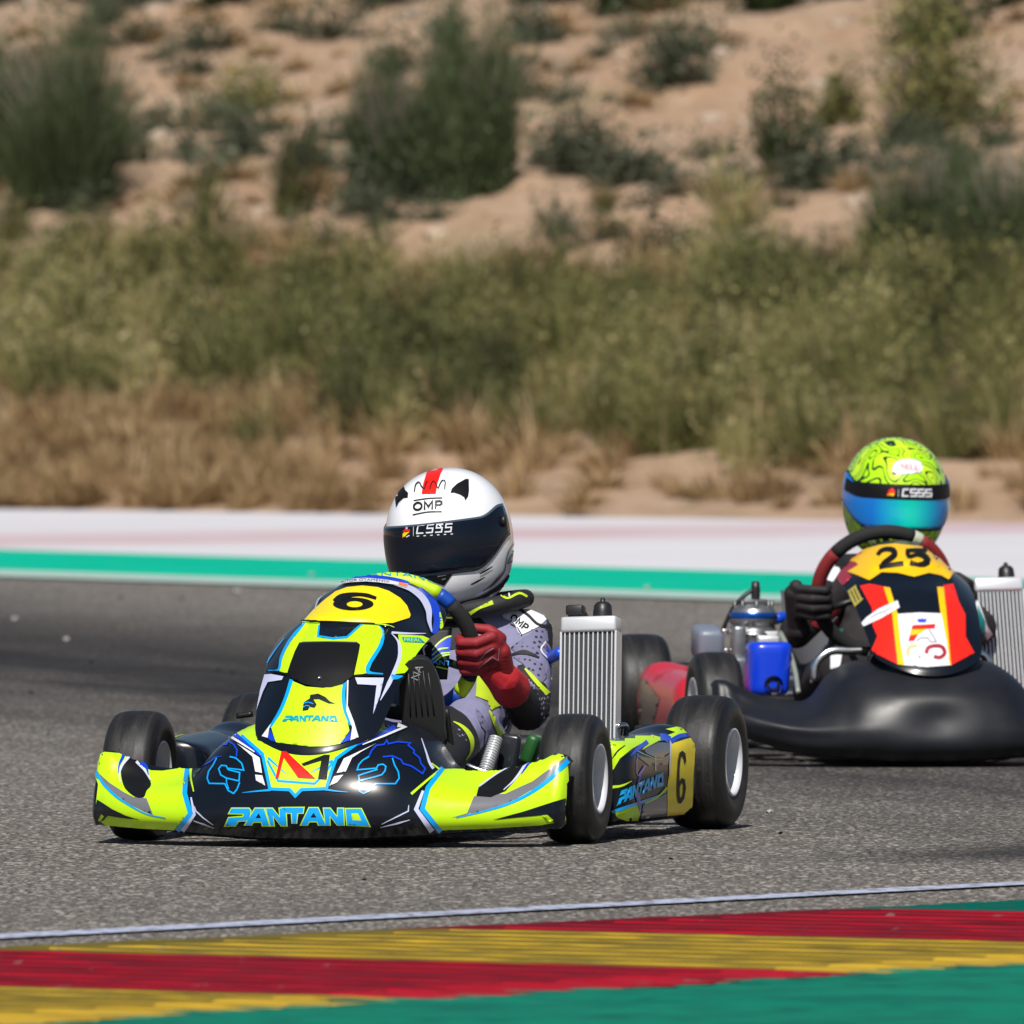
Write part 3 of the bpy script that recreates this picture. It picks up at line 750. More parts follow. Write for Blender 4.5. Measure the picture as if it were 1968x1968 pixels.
def tyre_mat():
    m, n, L, b = nodes('worn_slick_tyre'); P = N(n, L, 'ShaderNodeTexCoord').outputs['Object']
    st = N(n, L, 'ShaderNodeMapping', {'Vector': P, 'Scale': (95, 5, 5)}).outputs[0]; sp = N(n, L, 'ShaderNodeMapping', {'Vector': P, 'Scale': (30, 30, 30)}).outputs[0]
    g = noise(n, L, st, 1, 4, .6); f = noise(n, L, sp, 1, 6, .65)
    c = mixc(n, L, rng(n, L, g, .38, .68, 0, 1), (.008, .008, .0085), (.020, .0195, .019)); c = mixc(n, L, rng(n, L, f, .56, .70, 0, .7), c, (.045, .043, .040))
    L.new(c, b.inputs['Base Color']); L.new(rng(n, L, g, .3, .7, .38, .62), b.inputs['Roughness']); b.inputs['Specular IOR Level'].default_value = .42
    bp = N(n, L, 'ShaderNodeBump', {'Strength': .35, 'Distance': .003, 'Height': math_(n, L, 'ADD', f, math_(n, L, 'MULTIPLY', g, .4))}); L.new(bp.outputs[0], b.inputs['Normal'])
    return m
M_TYRE = tyre_mat()
M_RIM = mat('white_rim', (.60, .61, .65), .35, coat=.3)
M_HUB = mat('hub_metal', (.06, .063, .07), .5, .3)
M_STEEL = mat('chrome_tube', (.62, .62, .62), .25, 1.)
M_BLACKM = mat('black_metal', (.015, .015, .016), .4, .3)
M_PLAS = mat('matt_black_plastic', (.014, .014, .016), .42, bump=(260, .12), spec=.5)
M_NAVY = mat('navy_black_gloss', (.004, .0065, .012), .26, coat=.28, spec=.3)
M_LIME = mat('lime_gloss', (.50, .80, .003), .38, coat=.12)
M_LIME_M = mat('lime_cloth', (.46, .62, .012), .7)
M_SKYB = mat('sky_blue_print', (.0, .36, .86), .25, coat=.5)
M_BLUE = mat('royal_blue_print', (.004, .05, .60), .25, coat=.5)
M_LAV = mat('lavender_white_print', (.55, .58, .80), .3, coat=.5)
M_WHT = mat('white_print', (.74, .75, .80), .3, coat=.4)
M_GREYP = mat('grey_print', (.16, .16, .18), .3, coat=.4)
M_YEL = mat('yellow_number_plate', (.86, .68, .0), .4, coat=.1)
M_BLK = mat('black_print', (.005, .005, .006), .5, spec=.25)
M_RED = mat('red_print', (.78, .012, .004), .3, coat=.4)
M_TEAL = mat('teal_print', (.0, .34, .42), .3)
M_ALU = mat('bare_aluminium', (.72, .73, .75), .34, .45, bump=(40, .1))
M_SEAT = mat('grey_seat_shell', (.09, .09, .10), .35)
M_FIN = mat('radiator_fins', (.035, .038, .042), .5, .3, bump=(400, .6, 2, .002))

def wheel(parent, c, R, wd, steer=0., left=True):
    """wheel as a part of the kart: tyre carcass, with sidewall and rim as sub-parts"""
    sg = 1 if left else -1; h = wd / 2; rr = .0655
    pr = [(rr, -h * .86), (rr + .02, -h * .98), (R - .034, -h), (R - .016, -h * .93), (R - .006, -h * .80), (R - .002, -h * .62), (R, -h * .3), (R, h * .3), (R - .002, h * .62), (R - .006, h * .80), (R - .016, h * .93), (R - .034, h), (rr + .02, h * .98), (rr, h * .86)]
    o = MB().lathe(pr, axis='x', seg=64).build('wheel', M_TYRE, parent); o.location = c; o.rotation_euler = (0, 0, steer)
    rp = [(rr + .003, -h * .84), (rr + .003, -h * .9), (rr - .003, -h * .9), (rr - .006, -h * .60), (.056, -h * .45), (.056, -h * .2), (rr - .008, h * .1), (rr - .005, h * .80), (rr - .002, h * .93), (rr + .003, h * .94), (rr + .003, h * .84)]
    MB().lathe([(a, b * sg) for a, b in rp], axis='x', seg=48).build('rim', M_RIM, o)
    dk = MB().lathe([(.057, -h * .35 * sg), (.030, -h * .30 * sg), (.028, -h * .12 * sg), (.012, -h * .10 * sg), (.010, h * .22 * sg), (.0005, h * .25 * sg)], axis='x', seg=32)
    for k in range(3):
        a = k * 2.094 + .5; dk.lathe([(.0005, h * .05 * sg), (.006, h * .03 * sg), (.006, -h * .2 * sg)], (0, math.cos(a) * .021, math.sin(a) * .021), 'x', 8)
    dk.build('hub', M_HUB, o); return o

# stations across half of a nose fairing: |x| -> profile of (forward, up) from lower lip over the face to the top edge
NOSE = [
 (0.000, [(.395, .014), (.425, .048), (.422, .095), (.392, .155), (.335, .200), (.245, .232), (.15, .245)]),
 (0.110, [(.388, .015), (.418, .048), (.414, .097), (.380, .158), (.325, .200), (.240, .228), (.15, .240)]),
 (0.175, [(.372, .019), (.402, .050), (.396, .098), (.358, .156), (.308, .194), (.232, .218), (.15, .228)]),
 (0.215, [(.355, .021), (.384, .050), (.376, .094), (.336, .142), (.290, .174), (.222, .192), (.15, .200)]),
 (0.250, [(.340, .024), (.366, .051), (.360, .088), (.322, .122), (.275, .138), (.222, .150), (.165, .157)]),
 (0.310, [(.314, .029), (.337, .050), (.333, .084), (.304, .106), (.258, .119), (.222, .132), (.190, .147)]),
 (0.370, [(.286, .031), (.307, .052), (.303, .085), (.276, .107), (.238, .121), (.208, .139), (.185, .153)]),
 (0.420, [(.258, .034), (.277, .056), (.272, .088), (.246, .113), (.216, .134), (.196, .157), (.175, .168)]),
 (0.455, [(.234, .036), (.250, .062), (.242, .090), (.220, .122), (.204, .150), (.190, .172), (.165, .179)]),
 (0.475, [(.212, .040), (.224, .060), (.218, .094), (.202, .124), (.188, .148), (.176, .166), (.155, .171)]),
 (0.4785, [(.202, .046), (.213, .064), (.207, .092), (.192, .121), (.179, .144), (.168, .160), (.150, .165)]),
]
def nose_surface(st, mod=None, nu=190, nv=44):
    xs = [-a for a, _ in st[::-1][:-1]] + [a for a, _ in st]; pr = [p for _, p in st[::-1][:-1]] + [p for _, p in st]
    pr = np.array(pr); prof = np.array([curve(p, nv) for p in pr])
    # denser sampling towards the ends
    q = np.linspace(-1, 1, nu); X = np.sign(q) * .4785 * (1 - (1 - np.abs(q)) ** 1.25)
    G = hermite(xs, prof, X); P = np.zeros((nu, nv, 3)); P[:, :, 0] = X[:, None]; P[:, :, 1] = -G[:, :, 0]; P[:, :, 2] = G[:, :, 1]
    if mod: P = mod(P)
    return P
def surf_part(name, P, m, parent, frame, solid=.004):
    n, k = P.shape[:2]; fs = gridf(n, k); o = obj(name, P.reshape(-1, 3), fs, m, parent)
    bm = bmesh.new(); bm.from_mesh(o.data); bm.normal_update()
    if sum((f.normal.dot(Vector((0, -1, .6))) for f in bm.faces)) < 0: bmesh.ops.reverse_faces(bm, faces=bm.faces)
    bm.to_mesh(o.data); bm.free()
    sm = o.modifiers.new('thickness', 'SOLIDIFY'); sm.thickness = solid; sm.offset = -1
    return o, Surf(P.reshape(-1, 3), fs, frame.W, o)
def panel_surface(C, Wd, REC, DROP, pw=2.2, nu=90, nv=90, mod=None):
    """front number panel: centre line C (f,z), half widths, side recess and side drop along it"""
    v = np.linspace(0, 1, nv); t = np.linspace(0, 1, len(C))
    c = hermite(t, np.array(C), v); wd = hermite(t, np.array(Wd), v); rc = hermite(t, np.array(REC), v); dp = hermite(t, np.array(DROP), v)
    u = np.linspace(-1, 1, nu); uu = np.sign(u) * (1 - (1 - np.abs(u)) ** 1.3)
    P = np.zeros((nv, nu, 3)); a = np.abs(uu) ** pw
    P[:, :, 0] = wd[:, None] * uu[None]; P[:, :, 1] = -(c[:, 0][:, None] - rc[:, None] * a[None]); P[:, :, 2] = c[:, 1][:, None] - dp[:, None] * a[None]
    if mod: P = mod(P, u, v)
    return P
def side_pod(parent, frame, left, m, y0=.20, y1=.745):
    """closed pontoon between the wheels"""
    sg = 1 if left else -1; n = 90; sec = [(.40, .030), (.455, .028), (.487, .045), (.498, .09), (.500, .14), (.494, .178), (.478, .198), (.45, .205), (.41, .200), (.375, .185), (.362, .15), (.365, .08), (.385, .035)]
    _q = np.array(sec + sec[:1], float); _q = curve(np.vstack([_q[-3:-1], _q, _q[1:3]]), 140); _d = np.argmin(np.abs(_q - _q[0]).sum(1)); sec = [tuple(q) for q in curve(np.array(sec + sec[:1]), 72)[:-1]]
    P = []
    for i in range(n):
        t = i / (n - 1); y = y0 + (y1 - y0) * t
        e0 = min(1, t / .10); e1 = min(1, (1 - t) / .05); k = math.sqrt(max(0, 1 - (1 - e0) ** 2)) * .35 + .65; k2 = math.sqrt(max(0, 1 - (1 - e1) ** 2)) * .12 + .88
        zt = .93 + .10 * t + .05 * math.exp(-((t - .86) / .09) ** 2) - .03 * math.exp(-((t - .66) / .1) ** 2)
        row = []
        for x, z in sec:
            xx = .43 + (x - .43) * k * k2; zz = .03 + (z - .03) * (1 + (zt - 1) * float(sstep(.04, .14, z))) * (1 + (k2 - 1) * float(sstep(.04, .14, z)))
            zz += (1 - k) * .06 * float(1 - sstep(.03, .10, z))
            row.append((sg * xx, y, zz))
        P.append(row)
    P = np.array(P); m_ = len(sec); V = P.reshape(-1, 3); fs = [(i * m_ + j, i * m_ + (j + 1) % m_, (i + 1) * m_ + (j + 1) % m_, (i + 1) * m_ + j) for i in range(n - 1) for j in range(m_)]
    fs += [tuple(range(m_)), tuple((n - 1) * m_ + j for j in range(m_))]
    o = obj('side_pod', V, fs, m, parent); fixn(o.data)
    return o, Surf(V, fs, frame.W, o)
def radiator(parent, base, top, wd, tubes=11, depth=.035, hose=True):
    """slim aluminium radiator: core of dark fins with bright tubes, tanks, cap"""
    b, t = Vector(base), Vector(top); up = (t - b).normalized(); H = (t - b).length; rx = Vector((1, 0, 0)); ry = up.cross(rx) * -1; ry.normalize()
    rot = Matrix((rx, ry, up)).transposed(); e = MB().box((0, 0, H / 2), (wd, depth, H), 0).build('radiator', M_FIN, parent, False)
    e.matrix_local = Matrix.Translation(b) @ rot.to_4x4()
    tm = MB().box((0, 0, 0), (.0024, depth + .006, H), 0); me = None
    for k in range(tubes):
        x = -wd / 2 + wd * (k + .5) / tubes
        if me is None:
            o = tm.build('tube', M_ALU, e, False); me = o.data
        else:
            o = bpy.data.objects.new('tube', me); COL.objects.link(o); o.parent = e
        o.location = (x, 0, H / 2)
    MB().box((0, 0, H + .014), (wd + .008, depth + .014, .032), .006).build('top_tank', M_ALU, e)
    MB().box((0, 0, -.012), (wd + .008, depth + .014, .028), .006).build('bottom_tank', M_ALU, e)
    for sx in (-1, 1): MB().box((sx * (wd / 2 + .003), 0, H / 2), (.004, depth + .008, H), .0).build('side_plate', M_ALU, e, False)
    MB().lathe([(.0005, .032), (.012, .032), (.0175, .026), (.019, .012), (.019, .0)], (wd * .22, 0, H + .028), 'z', 24).lathe([(.0005, .042), (.005, .040), (.006, .03)], (wd * .22, 0, H + .028), 'z', 10).build('filler_cap', M_PLAS, e)
    return e
def tube_part(name, pts, r, m, parent, n=24, seg=10):
    return MB().tube(pts, r, seg, n).build(name, m, parent)
def ring(parent, c, Rm, tilt, rt, segs, spokes=True, turn=0.):
    """steering wheel: rim built of coloured grip segments (deg0,deg1,material); degrees run counter-clockwise as seen from the front"""
    e = Vector(c); ax = Matrix.Rotation(tilt, 3, 'X')
    def pt(d, r=Rm): a = math.radians(d + turn); return e + ax @ Vector((math.cos(a) * r, 0, math.sin(a) * r))
    hub = MB().lathe([(.0005, -.012), (.032, -.012), (.036, -.004), (.036, .012), (.0005, .014)], (0, 0, 0), 'y', 28)
    hub.v = [tuple(e + ax @ Vector(v)) for v in hub.v]; o = hub.build('steering_wheel', M_BLACKM, parent)
    for d0, d1, m in segs:
        n = max(4, int((d1 - d0) / 5)); MB().tube([pt(d0 + (d1 - d0) * i / n) for i in range(n + 1)], rt, 14).build('grip', m, o)
    for d in (200, 340, 90):
        MB().tube([pt(d, .03), pt(d, Rm)], .008, 8).build('spoke', M_BLACKM, o)
    return o, pt
def chassis(parent, m_tube, m_axle, m_floor):
    fr = MB()
    for s in (-1, 1):
        fr.tube([(s * .16, -.16, .075), (s * .20, .02, .065), (s * .26, .2, .06), (s * .27, .5, .06), (s * .28, .80, .065), (s * .29, 1.02, .07)], .014, 10, 20)
        fr.tube([(s * .16, -.16, .075), (s * .10, -.20, .075), (0, -.205, .075)], .014, 10, 10)
        fr.tube([(s * .26, .0, .07), (s * .31, 0, .10), (s * .36, 0, .115)], .013, 8, 8)
    fr.tube([(-.26, .2, .06), (.26, .2, .06)], .013, 8); fr.tube([(-.28, .72, .062), (.28, .72, .062)], .013, 8)
    fr.build('chassis_frame', m_tube, parent)
    MB().box((0, .05, .047), (.40, .56, .004)).build('floor_tray', m_floor, parent, False)
    MB().lathe([(.0005, -.44), (.0125, -.44), (.0125, .44), (.0005, .44)], (0, .95, .133), 'x', 16).build('rear_axle', m_axle, parent)
    MB().lathe([(.0005, -.40), (.008, -.40), (.008, .40), (.0005, .40)], (0, 0, .125), 'x', 10).build('front_axle', m_axle, parent)
def seat_part(parent, m):
    P = []; nv = 24; nu = 21
    for i in range(nv):
        t = i / (nv - 1); y = .38 + .40 * t + (.06 * t * t); z = .075 + (.24 * max(0, (t - .32) / .68) ** 1.5); hw = .145 + .02 * math.sin(t * 3)
        row = []
        for j in range(nu):
            u = -1 + 2 * j / (nu - 1); lift = abs(u) ** 3.5 * (.075 + .06 * math.sin(min(1, t * 1.4) * math.pi * .8))
            row.append((u * hw, y - abs(u) ** 3 * .05 * t, z + lift * (1 if t < .8 else (1 - (t - .8) * 2))))
        P.append(row)
    P = np.array(P); o = obj('seat', P.reshape(-1, 3), gridf(nv, nu), m, parent)
    sm = o.modifiers.new('t', 'SOLIDIFY'); sm.thickness = .006; return o
def rear_bumper(parent, m):
    mb = MB()
    for s in (-1, 1):
        mb.box((s * .365, 1.14, .13), (.20, .06, .15), .02)
    mb.box((0, 1.17, .12), (.60, .05, .12), .02)
    return mb.build('rear_bumper', m, parent)
# ------------------------------------------------------------------ crops of the photograph used for tracing
c1 = crop(160, 1080, 2.76); c2 = crop(560, 1060, 3.45); c3 = crop(700, 860, 4.83); c4 = crop(760, 1140, 2.841); c5 = crop(1280, 820, 2.808)
c6 = crop(1560, 820, 3.865); c7 = crop(1200, 1100, 4.83); cN = crop(350, 1380, 3.864); cP = crop(460, 1140, 4.83); cL = crop(150, 1330, 4.83); cS = crop(1000, 1360, 4.293)
cK = crop(820, 1320, 7.43)
# team word mark, traced once from the nose (pixels of crop cN), reused smaller elsewhere
WORD = [
 [[(372, 672), (498, 672), (512, 690), (500, 742), (482, 760), (420, 760), (398, 795), (322, 798), (350, 740), (455, 733), (464, 710), (352, 708)]],
 [[(470, 790), (545, 672), (610, 672), (648, 795), (600, 795), (592, 768), (530, 768), (515, 790)], [(548, 742), (588, 742), (572, 708)]],
 [[(626, 672), (672, 672), (728, 738), (724, 672), (770, 672), (778, 795), (738, 795), (676, 724), (684, 795), (660, 795)]],
 [[(742, 666), (905, 666), (898, 704), (858, 704), (850, 775), (820, 775), (815, 704), (778, 704)]],
 [[(885, 790), (945, 668), (1010, 668), (1066, 790), (1015, 790), (1005, 765), (945, 765), (930, 790)], [(955, 738), (1000, 738), (978, 704)]],
 [[(1053, 672), (1100, 672), (1153, 735), (1158, 672), (1198, 672), (1203, 790), (1155, 790), (1098, 725), (1098, 790), (1067, 790)]],
 [[(1215, 675), (1330, 675), (1392, 800), (1226, 790)], [(1258, 708), (1306, 708), (1333, 760), (1265, 756)]],
]
def word(sf, cv, layer, m, m_edge=None, wd=12, step=5, m_hole=None):
    for L_ in WORD:
        if m_edge: sf.line(L_[0], wd, m_edge, layer, cv, closed=True, smooth=False, name='lettering')
        sf.fill(L_, m, layer + 1, cv, step=step, name='lettering')
    if m_hole: sf.fill(WORD[-1][1], m_hole, layer + 1, cv, step=step, name='lettering')
def word_map(tl, tr, bl):
    """maps the traced word mark into the parallelogram top-left, top-right, bottom-left (photo pixels)"""
    def f(p):
        u = (p[0] - 320) / 1072; v = (p[1] - 665) / 135
        return (tl[0] + (tr[0] - tl[0]) * u + (bl[0] - tl[0]) * v, tl[1] + (tr[1] - tl[1]) * u + (bl[1] - tl[1]) * v)
    return f
# ================================================================== KART 1
kart1 = empty('racing_kart', K1.loc, K1.rz, 'lime, blue and black racing kart number 6 with full printed bodywork in front', 'kart', 'racing karts')
chassis(kart1, M_BLACKM, M_STEEL, M_BLACKM); seat_part(kart1, M_SEAT); rear_bumper(kart1, M_PLAS)
wheel(kart1, (.443, 0, .127), .127, .108, math.radians(2)); wheel(kart1, (-.443, 0, .127), .127, .108, math.radians(2), False)
wheel(kart1, (.462, .95, .134), .134, .128); wheel(kart1, (-.462, .95, .134), .134, .128, 0, False)
# ---- nose fairing
nose1, S = surf_part('nose_fairing', nose_surface(NOSE), M_NAVY, kart1, K1)
# image-right wing
S.fill([(250, 962), (172, 1065), (140, 1180), (238, 1293), (500, 1284), (790, 1266), (940, 1240), (945, 1140), (945, 1040), (940, 940), (915, 885), (840, 866), (760, 878), (690, 910), (640, 936), (560, 958), (470, 968), (400, 964), (320, 960)], M_LIME, 1, c4)
S.line([(256, 955), (176, 1065), (146, 1180), (246, 1300)], 26, M_SKYB, 2, c4, smooth=False)
S.line([(150, 1080), (112, 1180), (200, 1300)], (14, 30), M_LAV, 1, c4, smooth=False)
S.line([(195, 930), (240, 965), (85, 1098)], (6, 14), M_LIME, 2, c4, smooth=False)
S.line([(140, 795), (165, 870), (190, 940), (205, 960)], (4, 16), M_LAV, 2, c4)
S.fill([(300, 1228), (390, 1202), (428, 1112), (600, 1098), (750, 1030), (935, 890), (940, 940), (800, 1045), (640, 1135), (500, 1188)], M_GREYP, 2, c4)
S.line([(330, 1226), (480, 1192), (620, 1150), (760, 1080), (870, 990), (940, 915)], (4, 26), M_SKYB, 3, c4)
S.fill([(440, 1112), (455, 1060), (560, 990), (650, 935), (690, 912), (758, 880), (705, 960), (650, 1032), (600, 1085), (520, 1118)], M_BLK, 3, c4)
S.line([(745, 880), (700, 958), (640, 1035), (590, 1080)], (20, 5), M_LAV, 4, c4)
S.line([(765, 876), (722, 945), (690, 990)], (20, 4), M_BLUE, 5, c4)
S.line([(455, 1062), (560, 988), (660, 932)], (8, 5), M_LAV, 4, c4)
S.fill([(530, 1237), (700, 1192), (950, 1112), (945, 1240), (866, 1252), (812, 1210), (640, 1226)], M_NAVY, 3, c4)
S.fill([(796, 1212), (826, 1210), (862, 1238), (834, 1246)], M_LIME, 4, c4)
# image-left wing
S.fill([(45, 1072), (68, 1032), (110, 1010), (190, 1016), (235, 1038), (300, 1080), (360, 1108), (420, 1110), (500, 1098), (548, 1080), (545, 1150), (530, 1240), (560, 1330), (482, 1422), (300, 1412), (120, 1396), (62, 1352), (80, 1180)], M_LIME, 1, c1)
S.line([(552, 1086), (546, 1150), (540, 1230), (572, 1335), (500, 1424)], 26, M_SKYB, 2, c1, smooth=False)
S.line([(574, 1250), (592, 1340), (528, 1426)], (8, 22), M_LAV, 2, c1, smooth=False)
S.line([(575, 1060), (570, 1120), (588, 1220)], (16, 6), M_LIME, 2, c1)
S.fill([(140, 650), (200, 760), (300, 850), (420, 930), (520, 980), (640, 990), (700, 1140), (600, 1100), (480, 1040), (330, 940), (220, 850), (150, 740)], M_GREYP, 2, cL)
S.line([(130, 650), (200, 800), (330, 950), (480, 1050), (640, 1130), (820, 1168)], (30, 8), M_SKYB, 3, cL)
S.fill([(400, 780), (420, 680), (480, 610), (560, 660), (630, 750), (680, 860), (640, 920), (615, 980), (540, 980), (440, 900)], M_BLK, 4, cL, smooth=3)
S.line([(470, 610), (410, 690), (385, 790), (395, 850)], (30, 8), M_LAV, 5, cL)
S.line([(420, 595), (380, 690), (375, 760)], (30, 6), M_BLUE, 6, cL)
S.line([(540, 655), (620, 740), (675, 830)], (26, 10), M_LAV, 5, cL)
S.line([(580, 668), (630, 700), (655, 780)], (40, 8), M_BLUE, 6, cL)
S.fill([(185, 1000), (330, 1090), (450, 1145), (580, 1185), (400, 1165), (280, 1145), (240, 1190), (180, 1195), (150, 1150)], M_NAVY, 4, cL)
S.line([(240, 1140), (205, 1190)], 26, M_LIME, 5, cL, smooth=False)
# centre: lime V with blue edges
S.fill([(380, 88), (440, 0), (560, -60), (1400, -60), (1470, 0), (1516, 80), (1350, 172), (1190, 262), (1128, 320), (1076, 520), (885, 542), (842, 575), (800, 545), (648, 525), (598, 292), (500, 200)], M_LIME, 2, cN)
S.line([(440, 135), (598, 270), (632, 420), (655, 528), (800, 534), (842, 580), (888, 534), (1072, 526), (1110, 400), (1145, 305), (1300, 195), (1440, 118)], 24, M_SKYB, 3, cN, smooth=False)
S.line([(372, 60), (345, 92), (440, 160), (600, 300)], (50, 12), M_BLUE, 3, cN, smooth=False)
S.line([(1520, 30), (1560, 80), (1440, 135), (1300, 210)], (60, 10), M_BLUE, 3, cN, smooth=False)
S.line([(330, 60), (275, 88), (420, 180), (540, 258)], (34, 8), M_WHT, 4, cN, smooth=False)
S.line([(1600, 60), (1650, 76), (1500, 140), (1340, 205)], (34, 6), M_WHT, 4, cN, smooth=False)
S.line([(635, 320), (715, 470), (985, 490), (1060, 420), (1120, 330)], 16, M_SKYB, 3, cN, smooth=False)
S.line([(640, 300), (775, 420)], (18, 3), M_SKYB, 3, cN); S.line([(1120, 320), (955, 410)], (18, 3), M_SKYB, 3, cN)
S.line([(450, 556), (560, 545), (660, 536)], (3, 16), M_SKYB, 3, cN); S.line([(1230, 552), (1150, 545), (1060, 532)], (3, 16), M_SKYB, 3, cN)
S.fill([(410, 195), (520, 262), (578, 300), (596, 412), (546, 402), (525, 292)], M_WHT, 3, cN)
S.fill([(1440, 195), (1330, 255), (1262, 300), (1216, 400), (1148, 412), (1202, 306)], M_WHT, 3, cN)
S.fill([(545, 424), (598, 430), (620, 504), (552, 466)], M_WHT, 3, cN); S.fill([(1130, 436), (1198, 424), (1152, 480), (1094, 507)], M_WHT, 3, cN)
S.fill([(738, 257), (776, 257), (992, 454), (865, 448), (757, 302), (718, 454), (696, 451)], M_RED, 5, cN, name='lettering')
S.fill([(888, 346), (1058, 281), (1099, 281), (1075, 461), (1011, 456), (1035, 322), (905, 362)], M_BLK, 5, cN, name='lettering')
word(S, cN, 2, M_SKYB, M_LIME, 14, m_hole=M_LIME)
for pts in ([(95, 655), (105, 690), (160, 740), (235, 792)], [(88, 762), (160, 785), (240, 815)], [(1682, 648), (1678, 692), (1600, 730), (1482, 786)], [(1690, 755), (1600, 780), (1472, 810)]):
    S.line(pts, (5, 12, 4), M_LAV, 2, cN, smooth=False)
# plumed helmet emblems drawn in blue line
EMR = [([(1388, 288), (1408, 245), (1442, 208), (1500, 200), (1520, 170), (1532, 196), (1600, 180), (1692, 190), (1676, 206), (1722, 244), (1716, 262), (1760, 300), (1770, 340), (1802, 378), (1784, 416), (1700, 360), (1640, 342), (1622, 312), (1560, 285), (1490, 292)], 11, M_BLUE),
       ([(1388, 290), (1340, 318), (1312, 350), (1300, 388), (1440, 376), (1446, 386), (1350, 416), (1310, 430), (1318, 468), (1430, 440), (1482, 424), (1506, 396), (1512, 362), (1490, 346), (1456, 352), (1442, 378)], 10, M_SKYB),
       ([(1560, 300), (1576, 352), (1604, 402), (1610, 450), (1582, 490), (1482, 490), (1434, 490), (1392, 540), (1348, 562), (1318, 546), (1310, 470)], 10, M_SKYB)]
EML = [([(80, 415), (150, 360), (215, 325), (250, 295), (300, 285), (240, 300)], 9, M_BLUE), ([(205, 212), (250, 195), (330, 200), (345, 175), (385, 200), (410, 240), (405, 290)], 11, M_BLUE),
       ([(355, 290), (400, 300), (445, 340), (460, 390), (340, 376), (345, 386), (430, 408), (425, 470), (330, 448), (290, 425), (275, 380), (295, 355), (330, 358), (342, 380)], 10, M_SKYB),
       ([(260, 300), (235, 350), (200, 400), (190, 450), (205, 488), (320, 490), (345, 540), (385, 562), (410, 530), (430, 480)], 10, M_SKYB), ([(330, 448), (335, 490), (350, 530)], 8, M_SKYB)]
for e_ in EMR + EML: S.line(e_[0], e_[1], e_[2], 2, cN, smooth=False, name='emblem_line')
# ---- number panel (steering fairing)
def scoop(P, u, v):
    U, Vv = np.meshgrid(u, v); a = sstep(.40, .62, Vv) * (1 - sstep(.60, .66, Vv)); b = 1 - sstep(.42, .52, np.abs(U)); P = P.copy()
    P[:, :, 1] += .030 * a * b; return P
PAN_C = [(.372, .172), (.362, .196), (.318, .262), (.268, .322), (.205, .382), (.120, .432), (.020, .470), (-.06, .500), (-.125, .520)]
PAN_W = [.105, .125, .136, .142, .148, .152, .150, .140, .095]
PAN_R = [.050, .070, .085, .095, .105, .115, .110, .085, .045]
PAN_D = [-.035, -.030, -.018, -.004, .012, .030, .050, .050, .032]
panel1, S = surf_part('number_panel', panel_surface(PAN_C, PAN_W, PAN_R, PAN_D, 2.3, mod=scoop), M_NAVY, kart1, K1)
PANEL1 = S
S.fill([(600, 270), (660, 262), (752, 265), (740, 400), (770, 425), (870, 435), (990, 425), (1150, 285), (1290, 290), (1335, 370), (1330, 420), (1190, 745), (1062, 768), (1108, 560), (1120, 490), (1095, 466), (600, 462), (548, 500), (456, 742), (375, 740), (390, 620), (470, 450), (560, 330)], M_LIME, 2, cP)
S.fill([(752, 265), (1140, 285), (1060, 350), (985, 410), (870, 422), (760, 405)], M_NAVY, 3, cP)
S.line([(745, 300), (732, 408), (870, 430), (1000, 418), (1140, 290)], 18, M_SKYB, 4, cP, smooth=False)
S.line([(610, 280), (560, 335), (470, 450), (395, 600), (362, 720), (275, 722)], (8, 26, 26, 26, 20, 8), M_SKYB, 3, cP)
S.line([(1295, 300), (1340, 375), (1325, 450), (1200, 742), (1330, 755)], (8, 26, 32, 36, 10), M_SKYB, 3, cP)
sc = S.fill([(560, 470), (610, 462), (1090, 468), (1118, 485), (1105, 560), (1070, 700), (1050, 780), (960, 850), (850, 880), (730, 880), (600, 850), (500, 800), (455, 740), (480, 660), (520, 550)], M_BLK, 5, cP, name='air_scoop')
S.line([(590, 466), (840, 462), (1095, 468)], 8, M_GREYP, 6, cP)
S.fill([(485, 815), (620, 872), (780, 885), (900, 862), (960, 830), (960, 1000), (990, 1120), (1020, 1280), (940, 1400), (800, 1424), (650, 1426), (340, 1387), (300, 1250), (400, 1100), (460, 950)], M_LIME, 2, cP)
S.line([(488, 808), (445, 950), (388, 1090), (290, 1250)], (34, 30, 30, 20), M_SKYB, 3, cP); S.line([(980, 820), (965, 950), (980, 1080), (1030, 1230)], (30, 36, 36, 18), M_SKYB, 3, cP)
S.fill([(215, 1332), (300, 1215), (285, 1260), (270, 1348)], M_WHT, 4, cP); S.fill([(998, 815), (1012, 815), (1004, 1050), (1062, 1200), (1104, 1342), (1028, 1372), (1045, 1250), (992, 1100)], M_WHT, 4, cP)
S.fill([(270, 1350), (292, 1270), (350, 1390), (300, 1375)], M_BLUE, 4, cP); S.fill([(935, 1400), (1034, 1285), (1026, 1370)], M_BLUE, 4, cP)
S.fill([(240, 760), (300, 755), (415, 778), (400, 810), (270, 830), (225, 920), (165, 1090), (200, 900)], M_LAV, 3, cP)
S.fill([(1072, 788), (1338, 790), (1300, 960), (1238, 1128), (1270, 860), (1095, 850)], M_LAV, 3, cP)
S.line([(190, 900), (215, 740), (330, 540), (420, 420)], (4, 22, 12, 6), M_SKYB, 2, cP)
S.line([(260, 740), (350, 735), (445, 760)], 14, M_BLK, 6, cP); S.line([(1060, 775), (1150, 768), (1340, 772)], 16, M_BLK, 6, cP)
S.fill([(590, 1098), (600, 1020), (655, 985), (660, 950), (700, 945), (730, 938), (800, 970), (840, 1010), (890, 1032), (830, 1030), (740, 990), (690, 992), (720, 1040), (700, 1070), (655, 1062), (640, 1090)], M_BLK, 4, cP, name='emblem')
S.line([(600, 1030), (640, 1020), (690, 1035)], 8, M_SKYB, 5, cP); S.line([(595, 1065), (630, 1050), (660, 1062)], 7, M_SKYB, 5, cP)
